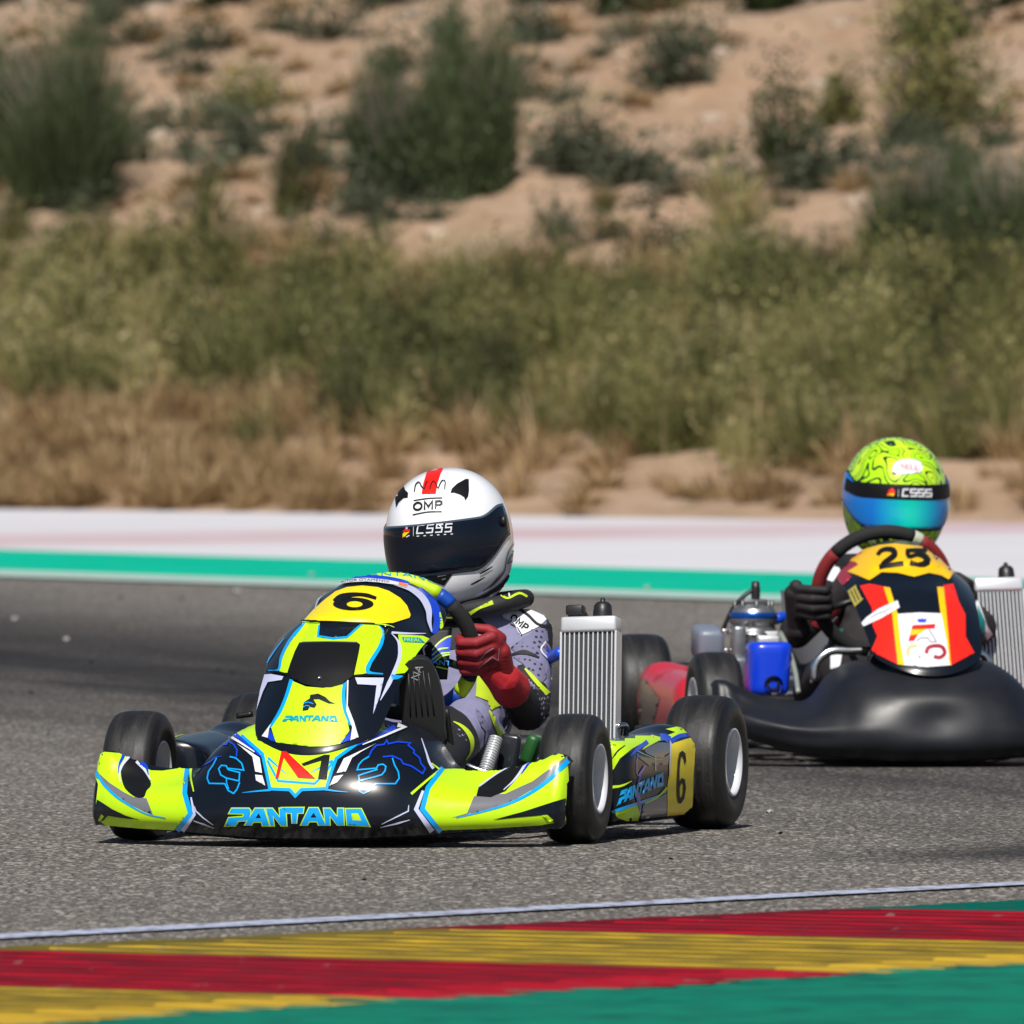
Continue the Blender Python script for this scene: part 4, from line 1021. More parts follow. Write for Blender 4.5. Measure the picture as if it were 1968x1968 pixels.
word(S, word_map((546, 1376), (652, 1376), (543, 1388)), 4, M_TEAL, None, step=6)
S.fill([(1175, 310), (1230, 250), (1290, 198), (1340, 160), (1400, 138), (1480, 130), (1560, 138), (1620, 158), (1680, 195), (1715, 235), (1734, 285), (1728, 300), (1690, 312), (1640, 328), (1560, 325), (1450, 319), (1350, 317), (1250, 314)], M_YEL, 3, c1, name='number_plate')
S.fill([[(1433 + 106 * math.cos(k * .2094) + (8 if k < 15 else 0) * 0, 230 + 34 * math.sin(k * .2094)) for k in range(30)], [(1440 + 42 * math.cos(k * .349), 231 + 17 * math.sin(k * .349)) for k in range(18)]], M_BLK, 5, c1, name='number')
S.line([(1342, 222), (1362, 200), (1400, 186), (1450, 180), (1500, 184), (1553, 200)], (40, 34, 24, 18, 20, 16), M_BLK, 6, c1, name='number')
S.line([(1160, 318), (1260, 316), (1450, 324), (1560, 330), (1640, 350)], (6, 8, 9, 8, 3), M_BLK, 6, c1)
S.line([(1165, 322), (1200, 318), (1250, 320)], 8, M_LIME, 5, c1)
S.line([(1545, 326), (1600, 335), (1645, 355)], (8, 3), M_LIME, 7, c1)
S.line([(1206, 252), (1226, 188), (1300, 120), (1400, 92), (1560, 88), (1700, 118), (1800, 172), (1850, 222), (1876, 300), (1858, 385)], (20, 26, 30, 26, 24, 30, 40, 44, 44, 30), M_BLUE, 3, c1)
S.line([(1232, 255), (1250, 205), (1310, 145), (1360, 125)], (4, 12, 8), M_LAV, 4, c1)
S.line([(1640, 120), (1740, 150), (1800, 200), (1828, 260), (1832, 320), (1845, 375)], (10, 26, 34, 36, 26, 6), M_LAV, 4, c1)
S.line([(1888, 270), (1897, 330), (1892, 400)], (6, 18, 14), M_LIME, 3, c1)
S.fill([(1350, 124), (1380, 106), (1440, 96), (1500, 93), (1600, 101), (1720, 124), (1712, 143), (1650, 128), (1560, 116), (1500, 112), (1420, 116), (1380, 122)], M_WHT, 6, c1, step=5)
S.fill([(1672, 116), (1716, 126), (1710, 140), (1668, 130)], mat('orange_flag', (.8, .2, .05), .4), 7, c1, step=5)
def bend(x0, y0, x1, y1, xm, ym, Lw):
    def f(X, Y):
        t = X / Lw; x = (1 - t)**2 * x0 + 2 * t * (1 - t) * xm + t * t * x1; y = (1 - t)**2 * y0 + 2 * t * (1 - t) * ym + t * t * y1
        return (x, y - Y)
    return f
S.text('AITOR OTAMENDI', (0, 0), 13, M_BLK, 7, cv=c1, fn=bend(1372, 121, 1662, 127, 1500, 96, 172))
S.fill([(1470, 388), (1700, 400), (1790, 440), (1872, 460), (1780, 520), (1640, 640), (1530, 745), (1440, 755), (1490, 600), (1480, 450)], M_LIME, 2, cP)
S.line([(1405, 376), (1468, 450), (1485, 560), (1430, 740), (1305, 1000)], (4, 32, 32, 40, 6), M_LAV, 3, cP); S.line([(1410, 374), (1560, 382), (1725, 382)], (20, 16, 5), M_LAV, 4, cP)
S.line([(1405, 780), (1450, 785), (1510, 775)], (50, 40, 10), M_SKYB, 3, cP)
S.fill([(1500, 415), (1665, 420), (1720, 468), (1520, 460)], M_TEAL, 4, cP)
S.text('PREAL', (1520, 455), 30, M_LIME, 5, cv=cP, sx=1.35, ang=.03)
scw = panel1
c_ = PANEL1.hit(*cP((748, 800)), .004)
MB().lathe([(.0005, -.006), (.003, -.005), (.005, .0)], c_, 'y', 12).build('screw', M_STEEL, panel1)
# ---- side pods
for lf in (True, False):
    pod, S = side_pod(kart1, K1, lf, M_NAVY)
    if lf:
        S.fill([(1440, 225), (1400, 180), (1290, 160), (1200, 180), (1280, 205), (1200, 235), (1150, 245), (1060, 222), (960, 218), (850, 235), (700, 275), (700, 520), (770, 510), (820, 420), (920, 340), (1020, 285), (1050, 290), (1000, 350), (1140, 275), (1240, 270), (1300, 240), (1380, 222)], M_LIME, 1, cS)
        S.line([(1235, 282), (1320, 235), (1445, 228)], (40, 34, 20), M_BLUE, 3, cS); S.line([(1150, 250), (1190, 250), (1225, 270)], 56, M_BLUE, 3, cS)
        S.line([(1045, 285), (960, 345), (900, 400)], (36, 30, 6), M_BLUE, 3, cS)
        S.line([(760, 420), (800, 360), (860, 315)], (4, 12, 4), M_BLK, 3, cS)
        S.fill([(1240, 300), (1430, 240), (1444, 280), (1425, 560), (1415, 870), (1210, 892), (1210, 640), (1235, 480)], M_YEL, 1, cS, name='number_plate')
        S.fill([[(1345, 470), (1362, 440), (1355, 380), (1330, 355), (1305, 375), (1290, 450), (1282, 600), (1282, 730), (1295, 785), (1318, 790), (1345, 750), (1360, 660), (1350, 590), (1325, 580), (1305, 610), (1306, 500), (1315, 410), (1332, 400), (1340, 430)], [(1322, 620), (1335, 640), (1335, 700), (1322, 745), (1308, 730), (1307, 660)]], M_BLK, 3, cS, step=6, name='number')
        S.line([(1236, 250), (1232, 400), (1225, 560)], (16, 12, 6), M_LAV, 2, cS)
        S.fill([(1000, 350), (1140, 290), (1225, 290), (1225, 370), (1180, 410), (1110, 410), (1040, 380)], mat('brown_window_print', (.10, .065, .05), .2, coat=.6), 1, cS)
        S.fill([(960, 400), (1100, 420), (1225, 400), (1215, 470), (1060, 480)], mat('dull_teal_print', (.01, .07, .065), .25, coat=.5), 1, cS)
        S.line([(960, 360), (1050, 400), (1150, 430), (1235, 385)], 6, mat('pale_green_print', (.25, .36, .30), .4), 2, cS)
        word(S, word_map(cS((815, 690)), cS((1195, 520)), cS((795, 810))), 2, M_SKYB, M_TEAL, 10, step=6)
        S.fill([(760, 850), (960, 790), (985, 880), (970, 930), (880, 935), (800, 905)], M_LIME, 1, cS)
        S.line([(755, 860), (900, 810), (1100, 740), (1205, 690)], (24, 26, 22, 6), M_SKYB, 2, cS)
        S.line([(1020, 790), (1120, 740), (1205, 660)], (10, 12, 22), M_LIME, 3, cS)
        S.fill([(990, 915), (1010, 805), (1205, 705), (1205, 893)], M_GREYP, 1, cS)
        S.line([(960, 700), (975, 800), (985, 860)], (30, 30, 4), M_BLUE, 3, cS); S.line([(1025, 480), (970, 560), (985, 560), (960, 640)], (18, 10), M_BLUE, 3, cS, smooth=False)
        S.line([(760, 655), (830, 645), (915, 605)], (24, 16, 4), M_LIME, 2, cS)
        S.line([(1110, 410), (1112, 520)], 5, M_LAV, 2, cS); S.line([(965, 380), (955, 500), (960, 560)], 6, M_BLUE, 2, cS)
    else:
        S.line([(890, 400), (960, 350), (1040, 325), (1130, 322)], (10, 26, 18, 10), M_LIME, 1, cL)
        S.line([(890, 420), (940, 405), (990, 395)], (14, 10, 4), M_LIME, 1, cL)
# ---- radiator
b_ = K1.at(1133, 1438, -.50); t_ = K1.at(1129, 1216, -.54)
rad1 = radiator(kart1, b_, t_, .106)
Hh = (Vector(t_) - Vector(b_)).length
MB().tube([(-.045, -.024, Hh - .002), (-.015, -.026, Hh + .035), (-.03, -.02, Hh + .055), (-.052, -.024, Hh + .035), (-.022, -.026, Hh)], .003, 6, 30).box((-.032, 0, Hh + .045), (.035, .03, .02), .004).build('rubber_strap', M_PLAS, rad1)
tube_part('hose', [K1.at(1078, 1254, -.52), K1.at(1062, 1262, -.56), K1.at(1030, 1290, -.66)], .012, mat('blue_hose', (.005, .06, .55), .35), kart1)
tube_part('radiator_bracket', [K1.at(1186, 1396, -.5), K1.at(1200, 1394, -.52), K1.at(1196, 1440, -.56)], .006, M_STEEL, kart1)
# ---- steering wheel and column
M_GLIME = mat('lime_grip', (.50, .72, .01), .5); M_GBLUE = mat('blue_grip', (.004, .06, .38), .45); M_GBLK = mat('black_suede_grip', (.010, .010, .011), .85, bump=(300, .4))
SW1 = K1.at(770, 1243, -.29)
sw1, pt1 = ring(kart1, SW1, .148, .45, .0155, [(52, 128, M_GLIME), (40, 52, M_GBLUE), (-27, 40, M_GBLK), (-42, -27, M_GLIME), (-72, -42, M_GBLUE), (-108, -72, M_GBLK), (-138, -108, M_GBLUE), (-153, -138, M_GLIME), (-220, -153, M_GBLK), (128, 140, M_GBLUE)])
tube_part('steering_column', [SW1, (SW1.x * .5, SW1.y - .10, .27), (0, -.12, .11)], .011, M_BLACKM, kart1)
# word on top of the rim
Vr, Fr = mesh_arrays([c for c in sw1.children if c.name.startswith('grip')][0])
S = Surf(Vr, Fr, K1.W, sw1)
S.text('PANTANO', (0, 0), 26, M_TEAL, 2, cv=c2, fn=bend(470, 196, 930, 210, 690, 118, 158))
# hub pad with emblem
pd_, Sd = None, None
hp = K1.at(858, 1262, -.265)
P = []
for i in range(14):
    for j in range(14):
        u, v = -1 + 2 * i / 13, -1 + 2 * j / 13
        P.append((SW1.x + .055 + u * .055, SW1.y - .035 - .012 * (1 - u * u) + .018 * v, SW1.z - .012 + v * .05))
P = np.array(P).reshape(14, 14, 3)
pad, S = surf_part('steering_pad', P, M_BLK, kart1, K1)
S.fill([(930, 730), (935, 650), (990, 590), (1060, 565), (1115, 580), (1120, 640), (1060, 690), (1000, 690), (960, 740)], M_BLUE, 2, c2, smooth=2, step=6, name='emblem')
for pts in ([(935, 690), (980, 650), (1040, 640)], [(935, 720), (990, 680), (1050, 670)], [(935, 655), (985, 600), (1060, 562), (1118, 575)], [(940, 740), (1000, 695), (1080, 680)]): S.line(pts, (8, 12, 6), M_LIME, 3, c2)
S.text('PANTANO', (905, 748), 34, M_SKYB, 3, cv=c2, ang=.08, sx=1.25); S.line([(885, 690), (880, 640), (900, 620)], 10, M_WHT, 3, c2)
S.line([(960, 765), (1050, 785), (1140, 795)], 8, M_LIME, 3, c2)
# ---- pedal, tie rods, tank and small hardware beside the steering column
tube_part('brake_pedal', [K1.at(775, 1366, .10), K1.at(860, 1362, .10)], .006, M_BLACKM, kart1, 8)
tube_part('brake_pedal_arm', [K1.at(858, 1362, .10), K1.at(868, 1440, .08), K1.at(872, 1530, .08)], .006, M_BLACKM, kart1, 12)
tube_part('tie_rod', [K1.at(823, 1445, .02), K1.at(862, 1450, .02), K1.at(905, 1474, .01), K1.at(1000, 1496, .0)], .006, M_STEEL, kart1, 16)
tube_part('brake_line', [K1.at(822, 1456, .06), K1.at(850, 1462, .06), K1.at(880, 1478, .05)], .004, M_BLACKM, kart1, 16)
MB().lathe([(.0005, -.012), (.014, -.012), (.014, .012), (.0005, .012)], K1.at(878, 1470, .04), 'y', 16).build('brake_master_cylinder', mat('grey_casting', (.2, .2, .2), .4, .8), kart1)
rd = MB(); a_, z_ = K1.at(930, 1490, -.06), K1.at(954, 1418, -.10); prf = []
rd.tube([a_, z_], .0125, 14)
for k in range(15): q = a_.lerp(z_, (k + .3) / 15); q2 = a_.lerp(z_, (k + .65) / 15); rd.tube([q, q2], .0145, 12)
rd.build('threaded_strut', mat('silver_sleeve', (.70, .72, .74), .3, .5), kart1)
MB().box(K1.at(1022, 1440, -.22), (.026, .05, .060), .010, Matrix.Rotation(.35, 3, 'Y')).build('bracket', mat('green_plastic', (.012, .085, .018), .45), kart1)
MB().box(K1.at(978, 1452, -.14), (.04, .02, .085), .008, Matrix.Rotation(.15, 3, 'Y')).build('fuel_tank', mat('smoky_tank', (.014, .018, .022), .3), kart1)
tube_part('clutch_lever', [K1.at(455, 1376, .12), K1.at(485, 1372, .12)], .006, M_BLACKM, kart1, 6)
# ================================================================== DRIVERS
M_HELM = mat('white_helmet_shell', (.85, .86, .89), .18, coat=.7)
M_VIS = mat('dark_visor', (.005, .008, .016), .07, coat=.0, spec=.3)
M_VISR = mat('visor_frame', (.05, .075, .10), .25, coat=.4)
M_SUITW = mat('pale_lavender_suit', (.21, .205, .33), .8, bump=(16, .7, 5, .012))
M_SUITB = mat('black_suit_panel', (.010, .010, .013), .7, bump=(60, .4, 4, .003))
M_SUITWHT = mat('white_suit_panel', (.72, .72, .76), .7, bump=(40, .3, 4, .003))
M_GLR = mat('red_glove', (.23, .008, .014), .62, bump=(55, .5, 5, .003), vary=(25, .25))
M_GLR2 = mat('bright_red_cuff', (.42, .010, .017), .7, bump=(28, .7, 5, .006))
M_GLB = mat('black_glove', (.012, .010, .011), .7, bump=(60, .4, 4, .003))
M_SHOE = mat('black_shoe', (.012, .012, .013), .45, bump=(80, .3, 3))
M_SOLE = mat('shoe_sole', (.012, .0125, .014), .42)
M_LINER = mat('helmet_lining', (.01, .01, .012), .9)
def dots_mat(name, col, dot, scale):
    m, n, L, b = nodes(name); P = N(n, L, 'ShaderNodeTexCoord').outputs['Object']
    vo = N(n, L, 'ShaderNodeTexVoronoi', {'Vector': P, 'Scale': scale, 'Randomness': .35}).outputs['Distance']
    c = mixc(n, L, rng(n, L, vo, .26, .36, 1, 0), col, dot); L.new(c, b.inputs['Base Color']); b.inputs['Roughness'].default_value = .75
    return m
M_DOT = dots_mat('perforated_lavender', (.16, .155, .26), (.012, .012, .03), 95)
M_DOTD = dots_mat('perforated_black', (.012, .012, .015), (.28, .28, .40), 100)

class Helmet:
    def __init__(s, frame, c, yaw, roll, pitch, scale=1.):
        s.c = Vector(c); s.R = Matrix.Rotation(-math.radians(yaw), 3, 'Z') @ Matrix.Rotation(math.radians(roll), 3, 'Y') @ Matrix.Rotation(math.radians(pitch), 3, 'X'); s.k = scale; s.fr = frame
    def pt(s, ph, th, off=0.):
        a, b, ct, cb = .122, .146, .142, .138; st, cs = math.sin(th), math.cos(th)
        if th < 0:
            cs = (1 - min(1, abs(st)) ** 2.9) ** (1 / 2.9)
        else:
            cs = (1 - st ** 2.15) ** (1 / 2.15)
        z = ct * st if th >= 0 else cb * st
        q = max(0, math.cos(ph)); lo = float(sstep(.0, .9, -st))
        x = a * math.sin(ph) * cs * (1 - .07 * lo); y = -b * math.cos(ph) * cs
        y -= .016 * lo * q ** 2; 
        if math.cos(ph) < 0: y *= 1 + .02 * st
        p = Vector((x, y, z)); nrm = Vector((x / a ** 2, y / b ** 2, z / ct ** 2)).normalized()
        return s.c + s.R @ ((p + nrm * off) * s.k)
    def shell(s, m, parent, loc):
        n, k = 96, 56; th = np.linspace(math.radians(-66), math.radians(89.9), k); V, fs = [], []
        for t in th:
            for j in range(n): V.append(s.pt(2 * math.pi * j / n, t))
        for i in range(k - 1):
            for j in range(n): fs.append((i * n + j, i * n + (j + 1) % n, (i + 1) * n + (j + 1) % n, (i + 1) * n + j))
        fs.append(tuple((k - 1) * n + j for j in range(n)))
        o = obj('helmet', V, fs, m, parent, loc=loc); fixn(o.data); s.o = o
        V2 = [s.pt(2 * math.pi * j / n, th[0] + .01, -.001) for j in range(n)]; cc = sum(V2, Vector()) / n
        W2 = [v.lerp(cc, .25) + s.R @ Vector((0, 0, -.008)) for v in V2]; W3 = [v.lerp(cc, .7) + s.R @ Vector((0, 0, .03)) for v in V2]
        obj('helmet_lining', V2 + W2 + W3, [(a * n + j, a * n + (j + 1) % n, (a + 1) * n + (j + 1) % n, (a + 1) * n + j) for a in (0, 1) for j in range(n)], M_LINER, o)
        return Surf(V, fs, s.fr.W, o)
    def patch(s, name, m, ph0, ph1, top, bot, off, nu=60, nv=14, thick=.002):
        V = []
        for i in range(nu):
            d = ph0 + (ph1 - ph0) * i / (nu - 1); zt, zb = top(d), bot(d)
            for j in range(nv):
                z = zb + (zt - zb) * j / (nv - 1)
                V.append(s.pt(math.radians(d), math.asin(max(-1, min(1, z / (.142 if z > 0 else .138)))), off))
        o = obj(name, V, gridf(nu, nv), m, s.o)
        sm = o.modifiers.new('t', 'SOLIDIFY'); sm.thickness = thick; sm.offset = 0
        return o, Surf(V, gridf(nu, nv), s.fr.W, o)
def lp(d, a, b): return float(sstep(a, b, abs(d)))

def driver(frame, label, seat, caps, suit):
    wp = frame.W @ Vector(seat)
    p = empty('person', wp, frame.rz, label, 'person', 'kart drivers'); lo = -Vector(seat)
    body = blob('racing_suit', caps, suit, .0055, p, 5, lo); V, Fc = mesh_arrays(body)
    sf = Surf(V, Fc, frame.W, body); sf.base = .0016; return p, lo, body, sf
def glove(frame, parent, lo, rp, tang, outw, m, mc, wrist, sc=1., name='glove'):
    """a hand closed round the steering rim. rp: point on the rim's centre line, tang: rim direction, outw: away from hub"""
    rp = Vector(rp); t = Vector(tang).normalized(); o = Vector(outw).normalized(); f = o.cross(t).normalized()
    if f.y > 0: f = -f                       # f: towards the front of the kart
    P = lambda a, b, c: rp + (o * a + f * b + t * c) * sc
    caps = []; w = Vector(wrist)
    for i, c in enumerate((.031, .0105, -.0105, -.030)):
        L_ = (.94, 1.06, 1.0, .84)[i]; r = (.0102, .0106, .0102, .0092)[i]
        k0 = P(.040, .006 + .003 * (i in (1, 2)), c * .92 + .004); k1 = P(.014, .030 * L_, c); k2 = P(-.016 * L_, .027, c * .97); k3 = P(-.024, .006, c * .93)
        caps += [(k0, r * 1.15 * sc, k1, r * 1.05 * sc), (k1, r * 1.05 * sc, k2, r * sc), (k2, r * sc, k3, r * .9 * sc)]
        caps.append((k0, r * 1.15 * sc, w.lerp(P(.055, -.006, c * .6), .45), .0165 * sc))
    pm = P(.052, -.008, -.006); caps += [(pm, .019 * sc, w, .024 * sc), (P(.045, -.005, .02), .015 * sc, w, .022 * sc), (P(.045, -.005, -.024), .015 * sc, w, .022 * sc)]
    caps += [(P(.050, -.016, .018), .0125 * sc, P(.026, -.027, .030), .011 * sc), (P(.026, -.027, .030), .011 * sc, P(-.002, -.026, .034), .0100 * sc), (P(-.002, -.026, .034), .0100 * sc, P(-.016, -.016, .034), .009 * sc)]
    g = blob(name, caps, m, .0026, parent, 3, lo); V, Fc = mesh_arrays(g)
    return g, Surf(V, Fc, frame.W, g)
def shoe(frame, parent, lo, heel, toe, m, m2, wd=.038):
    """racing boot seen sole first: heel low, toe up"""
    h, t = Vector(heel), Vector(toe); u = (t - h).normalized(); L_ = (t - h).length; bk = Vector((0, 1, .0)); bk = (bk - u * bk.dot(u)).normalized(); sx = u.cross(bk)
    P = lambda a, b, c: h + u * (a * L_) + sx * b + bk * c
    caps = [(P(.12, 0, .03), .030, P(.35, 0, .035), .030), (P(.35, 0, .03), .03, P(.72, 0, .022), .032), (P(.72, .004, .02), .034, P(.92, .003, .014), .026), (P(.2, 0, .04), .033, P(.25, 0, .10), .034)]
    o = blob('shoe', caps, m, .005, parent, 4, lo)
    V = []; n = 30
    out = []
    for k in range(n):
        a = 2 * math.pi * k / n; yy = .5 - .5 * math.cos(a); s_ = math.sin(a)
        ww = wd * (1.0 if yy > .55 else .78 + .4 * yy) * (abs(s_) ** .6) * (1 if s_ > 0 else -1)
        out.append((yy * 1.04 - .02, ww))
    for c in (-.016, -.006): V += [P(a, b, c) for a, b in out]
    fs = [tuple(range(n)), tuple(range(2 * n - 1, n - 1, -1))] + [(k, (k + 1) % n, n + (k + 1) % n, n + k) for k in range(n)]
    so_ = obj('sole', V, fs, m2, o, False); fixn(so_.data)
    for q in range(5):
        MB().tube([P(.50, -.024 + .012 * q, -.0165), P(.93 - .02 * abs(q - 2), -.020 + .010 * q, -.0165)], .0016, 6).build('tread_rib', M_SHOE, so_)
    return o, so_

def omp(sf, o, ux, uy, wd, m, layer, cv):
    """the letters O M P drawn as strokes; o origin, ux/uy: letter-box axes in crop pixels"""
    T = lambda x, y: (o[0] + ux[0] * x + uy[0] * y, o[1] + ux[1] * x + uy[1] * y)
    sf.line([T(.5 + .42 * math.cos(k * .3491), .5 + .44 * math.sin(k * .3491)) for k in range(18)], wd, m, layer, cv, closed=True, smooth=False, name='lettering')
    sf.line([T(1.22, 0), T(1.22, 1), T(1.62, .35), T(2.02, 1), T(2.02, 0)], wd, m, layer, cv, smooth=False, name='lettering')
    sf.line([T(2.40, 0), T(2.40, .94), T(2.82, .94), T(3.0, .82), T(3.0, .58), T(2.82, .46), T(2.50, .46)], wd, m, layer, cv, smooth=False, name='lettering')
# ---------------------------------------------------------------- driver 1
A = K1.at
seat1 = (.012, .60, .10)
sh = A(1012, 1222, -.62); sh2 = A(752, 1222, -.60); el = A(1014, 1362, -.50); wr = A(968, 1306, -.345); el2 = A(700, 1362, -.50)
hd1 = pt1(-3); hd2 = pt1(183); wr2 = hd2 + Vector((-.055, .06, -.055))
kn = A(900, 1392, -.14); an = A(842, 1470, .10); hipL = A(960, 1462, -.52); kn2 = Vector((-.13, .16, .20)); an2 = Vector((-.09, -.10, .12)); hip2 = Vector((-.085, .54, .15))
hipL = Vector((.10, .54, .15)); kn = Vector((kn.x, kn.y, kn.z))
chest = A(885, 1270, -.60); belly = A(885, 1380, -.55); neck = A(893, 1172, -.61); pel = Vector((.01, .60, .15))
caps = [(pel, .085, belly, .090), (belly, .090, chest, .095), (chest, .092, A(890, 1210, -.61), .075), (neck, .05, A(890, 1215, -.61), .065),
        (A(890, 1215, -.61), .07, sh, .052), (A(890, 1215, -.61), .07, sh2, .052), (chest, .085, A(960, 1260, -.60), .070), (chest, .085, A(810, 1260, -.60), .070),
        (sh, .054, el, .045), (el, .043, wr, .030), (sh2, .052, el2, .044), (el2, .042, wr2, .030),
        (pel, .08, hipL, .078), (pel, .08, hip2, .078), (hipL, .078, kn, .054), (kn, .054, an, .040), (hip2, .078, kn2, .054), (kn2, .054, an2, .040)]
p1, lo1, body1, S = driver(K1, 'driver in white helmet, lavender suit and red gloves steering the number 6 kart', seat1, caps, M_SUITW)
# suit panels
S.fill([(1395, 425), (1480, 385), (1560, 380), (1700, 440), (1640, 500), (1520, 560), (1480, 470), (1415, 450)], M_SUITWHT, 1, c2, name='suit_panel')
omp(S, (1445, 452), (34, 26), (28, -36), 11, M_BLK, 2, c2)
S.line([(1450, 478), (1490, 500), (1530, 560)], 8, M_SUITB, 2, c2); S.line([(1400, 440), (1470, 465), (1510, 545)], 7, M_LAV, 2, c2)
S.line([(1480, 372), (1560, 420), (1640, 490), (1750, 490)], (14, 18, 18, 20), M_SUITB, 2, c2, name='seam')
S.fill([(1690, 450), (1760, 470), (1760, 700), (1700, 600), (1680, 520)], M_SUITB, 1, c2, name='suit_panel')
S.fill([(1455, 640), (1560, 560), (1640, 505), (1690, 520), (1700, 600), (1690, 660), (1650, 600), (1640, 680), (1500, 680)], M_DOT, 1, c2, name='suit_panel')
S.fill([(1470, 700), (1560, 690), (1660, 740), (1690, 830), (1660, 870), (1590, 830), (1540, 750)], M_DOT, 1, c2, name='suit_panel')
S.line([(1450, 690), (1540, 670), (1640, 705)], (10, 30, 10), M_SUITB, 2, c2, name='seam')
S.line([(1680, 600), (1650, 650), (1700, 720), (1730, 770), (1715, 850)], 9, M_WHT, 3, c2, name='seam')
S.line([(1690, 640), (1720, 700), (1738, 760)], (10, 24, 10), M_BLUE, 3, c2, name='seam')
S.fill([(1500, 760), (1540, 750), (1600, 830), (1680, 880), (1720, 960), (1700, 1050), (1640, 1160), (1560, 1200), (1460, 1190), (1390, 1100), (1380, 1000), (1440, 960), (1490, 900), (1500, 830)], M_SUITB, 1, c2, name='suit_panel')
S.fill([(1610, 900), (1690, 930), (1725, 980), (1710, 1080), (1640, 1140), (1640, 1000)], M_DOTD, 2, c2, name='suit_panel')
S.line([(1550, 780), (1600, 840), (1650, 900), (1695, 945)], (10, 26, 30, 34), M_LIME_M, 3, c2, name='seam')
S.fill([(1000, 440), (1130, 440), (1250, 440), (1290, 480), (1200, 540), (1120, 640), (1010, 660), (990, 560)], M_SUITB, 1, c2, name='suit_panel')
# belly, thigh and shin
S.fill([(1230, 790), (1320, 800), (1400, 950), (1500, 900), (1380, 1020), (1310, 1060), (1300, 990), (1220, 960)], M_LIME_M, 1, c2, name='suit_panel')
S.fill([(870, 350), (1000, 290), (1080, 360), (1090, 740), (1010, 690), (930, 520)], M_LIME_M, 2, cK, name='suit_panel')
S.fill([(300, 300), (420, 330), (560, 430), (650, 560), (720, 700), (760, 900), (760, 1100), (650, 1250), (300, 1250), (250, 700)], M_SUITB, 1, cK, name='suit_panel', smooth=2)
S.line([(385, 515), (470, 560), (560, 640), (620, 740), (630, 860), (600, 960), (540, 1040)], (14, 40, 60, 70, 50, 30, 20), M_LIME_M, 3, cK, name='seam')
S.fill([(390, 570), (470, 600), (540, 700), (560, 780), (480, 740), (400, 660)], M_DOTD, 2, cK, name='suit_panel')
S.fill([(690, 320), (740, 350), (830, 480), (870, 600), (830, 640), (760, 560), (720, 440)], M_DOT, 2, cK, name='suit_panel')
S.line([(840, 640), (830, 760), (800, 900), (770, 1010)], (30, 20, 12), M_DOT, 2, cK, name='seam')
# collar
col = MB(); cpt = []
for k in range(25):
    a = 2 * math.pi * k / 24; cpt.append(A(905, 1166, -.61) + Vector((math.cos(a) * .100 + .010, math.sin(a) * .085, .016 * math.cos(a) + .006 * math.sin(a))))
col.tube(cpt, .018, 14); co_ = col.build('neck_collar', M_SUITB, p1, loc=lo1); V, Fc = mesh_arrays(co_); S = Surf(V, Fc, K1.W, co_)
S.fill([(1175, 400), (1330, 325), (1340, 350), (1240, 385), (1190, 420)], M_LIME_M, 2, c2, name='seam'); S.line([(1390, 290), (1420, 310), (1520, 280), (1560, 300)], 14, M_LIME_M, 2, c2, name='seam')
S.line([(1440, 262), (1445, 300)], 10, M_WHT, 2, c2, name='seam'); S.line([(985, 435), (1070, 437)], 10, M_LIME_M, 2, c2, name='seam')
# gloves
d_ = pt1(2) - pt1(-8)
g1, S = glove(K1, p1, lo1, hd1, d_, Vector((1, 0, 0)), M_GLR, M_GLR2, wr, 1.05)
S.line([(1245, 720), (1290, 670), (1340, 640)], 9, mat('grey_glove_print', (.30, .16, .18), .6), 1, c2, name='glove_print'); S.line([(1240, 770), (1330, 700), (1370, 720), (1375, 640)], 7, MATS['grey_glove_print'], 1, c2, smooth=False, name='glove_print')
cuff = blob('glove_cuff', [(wr.lerp(hd1, .40), .030, wr, .0355), (wr, .0355, wr.lerp(el, .30), .040)], M_GLR2, .004, g1, 3)
glove(K1, p1, lo1, hd2, d_, Vector((-1, 0, 0)), M_GLR, M_GLR2, wr2, 1.05)
# shoes
s1, sole = shoe(K1, p1, lo1, A(826, 1480, .105), A(806, 1268, .135), M_SHOE, M_SOLE, .045)
V, Fc = mesh_arrays(sole); S = Surf(V, Fc, K1.W, sole); S.text('NA', (838, 860), 52, mat('faint_sole_mark', (.30, .30, .32), .5), 2, ang=-1.2, cv=c2)
shoe(K1, p1, lo1, (-.10, -.14, .07), (-.09, -.19, .26), M_SHOE, M_SOLE)
# helmet
H = Helmet(K1, A(864, 1036, -.60), 11, -5.5, 4); HS = H.shell(M_HELM, p1, lo1); S = HS
vis, VS = H.patch('visor', M_VIS, -97, 97, lambda d: .037 + .017 * lp(d, 60, 92), lambda d: -.056 + .060 * lp(d, 52, 100) + .0 * d, .0035)
H.patch('visor_frame', M_VISR, -101, 101, lambda d: .041 + .018 * lp(d, 60, 92), lambda d: -.064 + .060 * lp(d, 52, 100), .0015, nv=14)
for sx in (-1, 1):
    q = H.pt(math.radians(88 * sx), math.radians(10), .006)
    mb = MB(); mb.lathe([(.0005, -.004), (.010, -.004), (.012, .004), (.0005, .006)], q, 'x', 18); mb.build('visor_pivot', M_PLAS, H.o)
S.fill([(615, 175), (680, 160), (755, 160), (712, 240), (680, 340), (665, 432), (535, 434), (550, 340), (580, 240)], M_RED, 2, c3, name='helmet_stripe')
S.line([(470, 415), (490, 340), (510, 325), (535, 365), (558, 392), (575, 340), (590, 318)], 10, M_BLK, 4, c3, name='lettering')
S.line([(610, 392), (625, 345), (645, 315), (668, 350), (685, 385), (705, 340), (725, 312), (740, 310), (746, 392)], 10, M_BLK, 4, c3, name='lettering')
S.fill([(800, 425), (812, 385), (860, 340), (940, 296), (968, 298), (970, 400), (962, 455), (935, 494), (925, 462), (890, 440), (830, 420)], M_BLK, 2, c3, name='helmet_decal')
